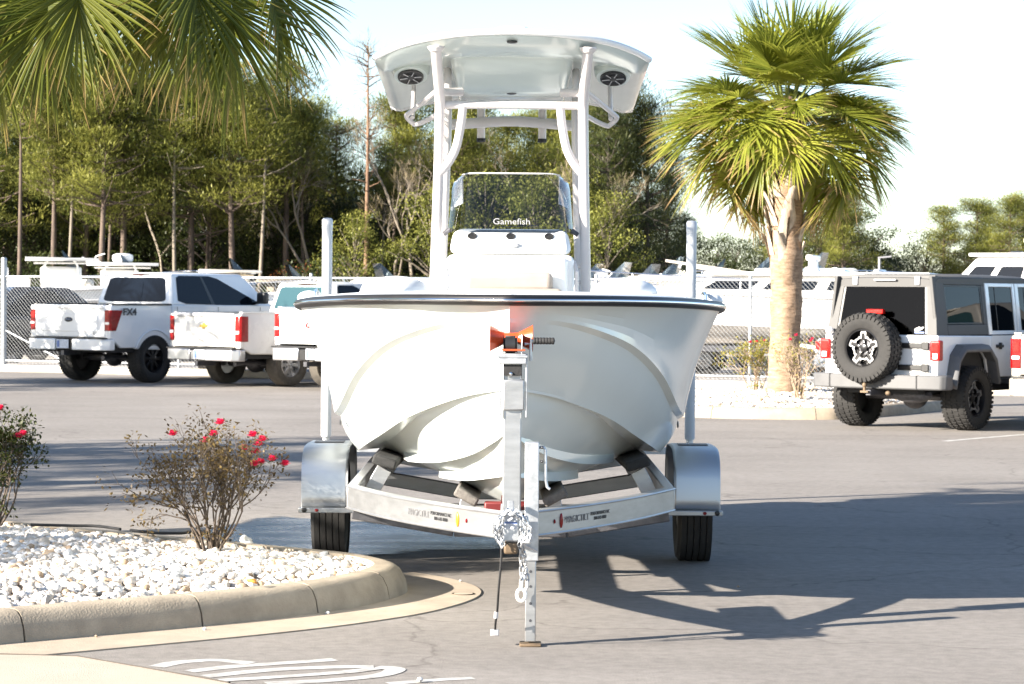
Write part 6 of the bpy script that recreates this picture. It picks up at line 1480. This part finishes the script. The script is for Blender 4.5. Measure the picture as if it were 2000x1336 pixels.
proto('rust0', make_broad, 61, 3.0, .9, 14, 60, 'rust_leaves', .2)
proto('tall', make_dead, 70, 12.0)
proto('bare0', make_bare, 71, 8.5, .18, 5); proto('bare1', make_bare, 72, 7.4, -.12, 5); proto('bare2', make_bare, 75, 8.0, .05, 5)
def tree(key, label, px, Y, h=1.0, rz=0.0, group=None, kind_='tree', sx=1.0):
    t = thing({'pine': 'pine_tree', 'dpin': 'pine_tree', 'oak': 'oak_tree', 'lite': 'oak_tree', 'shru': 'wild_shrub', 'rust': 'wild_shrub', 'pole': 'pine_tree', 'tall': 'pine_tree', 'bare': 'bare_tree'}[key[:4] if key[:3] != 'oak' else 'oak'], label, kind_, yp(px, Y), rz, group); t.scale = (sx*h, sx*h, h)
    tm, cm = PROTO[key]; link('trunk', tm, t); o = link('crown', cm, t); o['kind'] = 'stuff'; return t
r = random.Random(77)
tree('tall', 'tall thin dying pine with bare orange trunk and sparse top', 712, 84, .80, 0)
tree('bare0', 'leafless pale tree leaning toward the hard top', 820, 85, .78, R(170))
tree('bare1', 'pale leafless tree with forked crown beside the dying pine', 628, 86, .86, .4)
tree('bare2', 'grey leafless tree seen behind the boat windshield', 1010, 88, .82, 1.2)
tree('bare1', 'pale leafless tree with low forks in front of the dark pines', 770, 86, .80, 2.2)
tree('bare2', 'grey leafless tree left of the white guide post', 560, 89, .80, 3.0)
tree('bare0', 'slender leafless tree with a diagonal limb', 330, 88, .75, 2.6)
tree('rust0', 'rust-brown leaved sapling behind the pickups', 588, 84, .9, 0, None, 'shrub')
tree('rust0', 'faded brown sapling low in the pines behind the long-topped boat', 420, 88, .75, 2, None, 'shrub')
PN = [(40, 92, .88), (100, 84, .92), (160, 90, .95), (190, 83, .98), (237, 85, 1.02), (300, 92, .95), (372, 86, .94), (457, 84, .92), (520, 91, .9), (556, 87, .98), (-40, 88, .9), (-110, 90, .95), (660, 93, .80), (760, 92, .84), (860, 92, .86), (930, 90, .85), (1080, 92, .84), (1140, 90, .86), (15, 96, .9), (75, 95, .92), (130, 97, .98), (215, 95, .92), (270, 97, 1.0), (340, 96, .95), (415, 95, .98), (490, 97, .95), (590, 97, .90), (805, 97, .84), (890, 97, .82), (980, 96, .82), (1040, 97, .84), (1110, 97, .86), (-180, 90, .92), (-250, 92, .95), (-320, 88, .9)]
proto('pole0', make_pine, 81, 10.2, .70, 1.5, 44, 200, 'pine_needles', .5, .11, 'bark_pine'); proto('pole1', make_pine, 82, 9.6, .66, 1.4, 40, 200, 'pine_needles', .9, .10, 'bark_grey')
PL_ = [(35, 83), (128, 84), (205, 86), (345, 84), (398, 87), (500, 84), (598, 87), (738, 88), (905, 86), (1060, 87)]
for i, (px, Y) in enumerate(PL_):
    tree('pole%d' % (i % 2), 'slim pole-like pine with a small high crown at the wood edge', px, Y, (.84 if px < 600 else .72)*r.uniform(.9, 1.05), r.uniform(0, 6.28), 'slim pines along the edge of the wood')
for i, (px, Y, h) in enumerate(PN):
    tree('pine%d' % (i % 4), 'tall straight pine with bare lower trunk in the wood', px, Y, .95*h*r.uniform(.96, 1.04), r.uniform(0, 6.28), 'tall pines of the wood behind the boat yard')
DP = [(1190, 84, .94), (1225, 86, .98), (1262, 85, .90), (1300, 88, .74), (1340, 92, .5), (1170, 90, .9)]
for i, (px, Y, h) in enumerate(DP):
    tree('dpine%d' % (i % 2), 'dark pine in the clump between boat and palm', px, Y, h, r.uniform(0, 6.28), 'dark pines in the clump between boat and palm', sx=.75)
for i in range(38):
    px = -292 + i*43 + r.uniform(-18, 18); Y = r.uniform(88, 99)
    tree('oak%d' % (i % 3), 'broad-leaved tree growing under the pines', px, Y, r.uniform(.62, 1.08) if px < 1250 else r.uniform(.3, .5), r.uniform(0, 6.28), 'broad-leaved understorey of the wood')
for i in range(18):
    px = -60 + i*78 + r.uniform(-25, 25)
    tree('shrub0', 'leafy green shrub at the edge of the wood', px, r.uniform(80, 84), r.uniform(.55, 1.0) if px < 1200 else r.uniform(.4, .6), r.uniform(0, 6.28), 'shrubs along the edge of the wood', 'shrub')
proto('lite0', make_broad, 91, 6.0, 1.9, 40, 170, 'pine_needles', .25, 'bark_grey', .10)
for px, Y, h in ((850, 82.5, .85), (935, 83.5, .9), (1035, 82.5, .88), (1120, 83, .92), (1175, 82, .8), (690, 83, .7)):
    tree('lite0', 'sunlit yellow-green tree at the front of the wood', px, Y, h, r.uniform(0, 6.28), 'sunlit trees at the front of the wood')
tree('bare1', 'pale leafless tree right of the boat windshield', 1085, 82, .78, 4.0)
for x, y, h, lb in ((-13.4, 19.6, .82, 'unseen broad leafy tree added to shade the lot'), (-12.4, 15.0, .72, 'unseen broad leafy tree added for shade near the stone bed')):  # unseen trees, added to thicken the shade across the left asphalt
    t_ = tree('oak1', lb, 1000, 50, h, 0.5); t_.location = (x, y, 0)
# low trees on the right, far behind the yard
FT = [(1590, 116, .95, 'oak0'), (1625, 120, 1.0, 'oak1'), (1655, 112, .60, 'pine1'), (1675, 118, .92, 'oak2'), (1640, 110, .62, 'pine3'), (1560, 122, .9, 'oak1'), (1700, 120, .74, 'oak1'), (1725, 124, .64, 'oak0'), (1755, 122, .60, 'oak2'), (1785, 124, .62, 'oak1'), (1812, 118, .76, 'oak0'), (1835, 116, .56, 'pine0'), (1850, 120, .74, 'oak2'), (1880, 122, .70, 'oak1'), (1900, 116, .58, 'pine2'), (1930, 119, .56, 'pine1'), (1965, 114, .60, 'pine3'), (1990, 118, .60, 'pine0'), (1920, 124, .72, 'oak0'), (1960, 125, .74, 'oak1'), (2010, 120, .76, 'oak2'), (1480, 122, .74, 'oak2'), (1440, 118, .70, 'oak0'), (1395, 116, .72, 'oak1'), (1515, 118, .78, 'oak1'), (1350, 112, .72, 'oak2'), (1735, 114, .9, 'shrub0'), (1770, 114, .8, 'shrub0'), (1540, 112, .58, 'pine2'), (2060, 118, .8, 'oak0'), (2120, 116, .62, 'pine1'), (2180, 120, .85, 'oak2'), (2250, 116, .6, 'pine3'), (2320, 118, .8, 'oak1')]
for i, (px, Y, h, k) in enumerate(FT):
    tree(k, 'pine standing far off beyond the right-hand yard' if k[:4] == 'pine' else 'low leafy tree far off beyond the right-hand yard', px, Y, h*1.0, r.uniform(0, 6.28), 'far pines beyond the yard' if k[:4] == 'pine' else 'far leafy trees beyond the yard', sx=1.1)
# deep wood behind, one mass
lf = MB(); r = random.Random(9)
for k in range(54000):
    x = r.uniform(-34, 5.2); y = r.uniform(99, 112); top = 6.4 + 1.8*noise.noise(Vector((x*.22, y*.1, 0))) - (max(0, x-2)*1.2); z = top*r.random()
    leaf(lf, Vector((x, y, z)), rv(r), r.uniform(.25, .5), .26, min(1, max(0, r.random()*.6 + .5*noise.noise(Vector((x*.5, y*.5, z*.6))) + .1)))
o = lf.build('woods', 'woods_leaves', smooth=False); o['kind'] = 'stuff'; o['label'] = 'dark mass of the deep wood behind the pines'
# slim lamp pole beyond the cruiser
q = yp(1716, 100); PO = thing('lamp_pole', 'slim grey lamp pole far beyond the off-roader', 'pole', q)
m = MB(); m.lathe([(.06, 0), (.045, 3.2), (0, 3.2)], (0,0,0), (0,0,1), 8); m.build('pole', 'pole_grey', PO)
m = MB(); m.bar((-.05, 0, 3.2), (.45, 0, 3.25), .10, .06); m.build('lamp_head', 'pole_grey', PO)
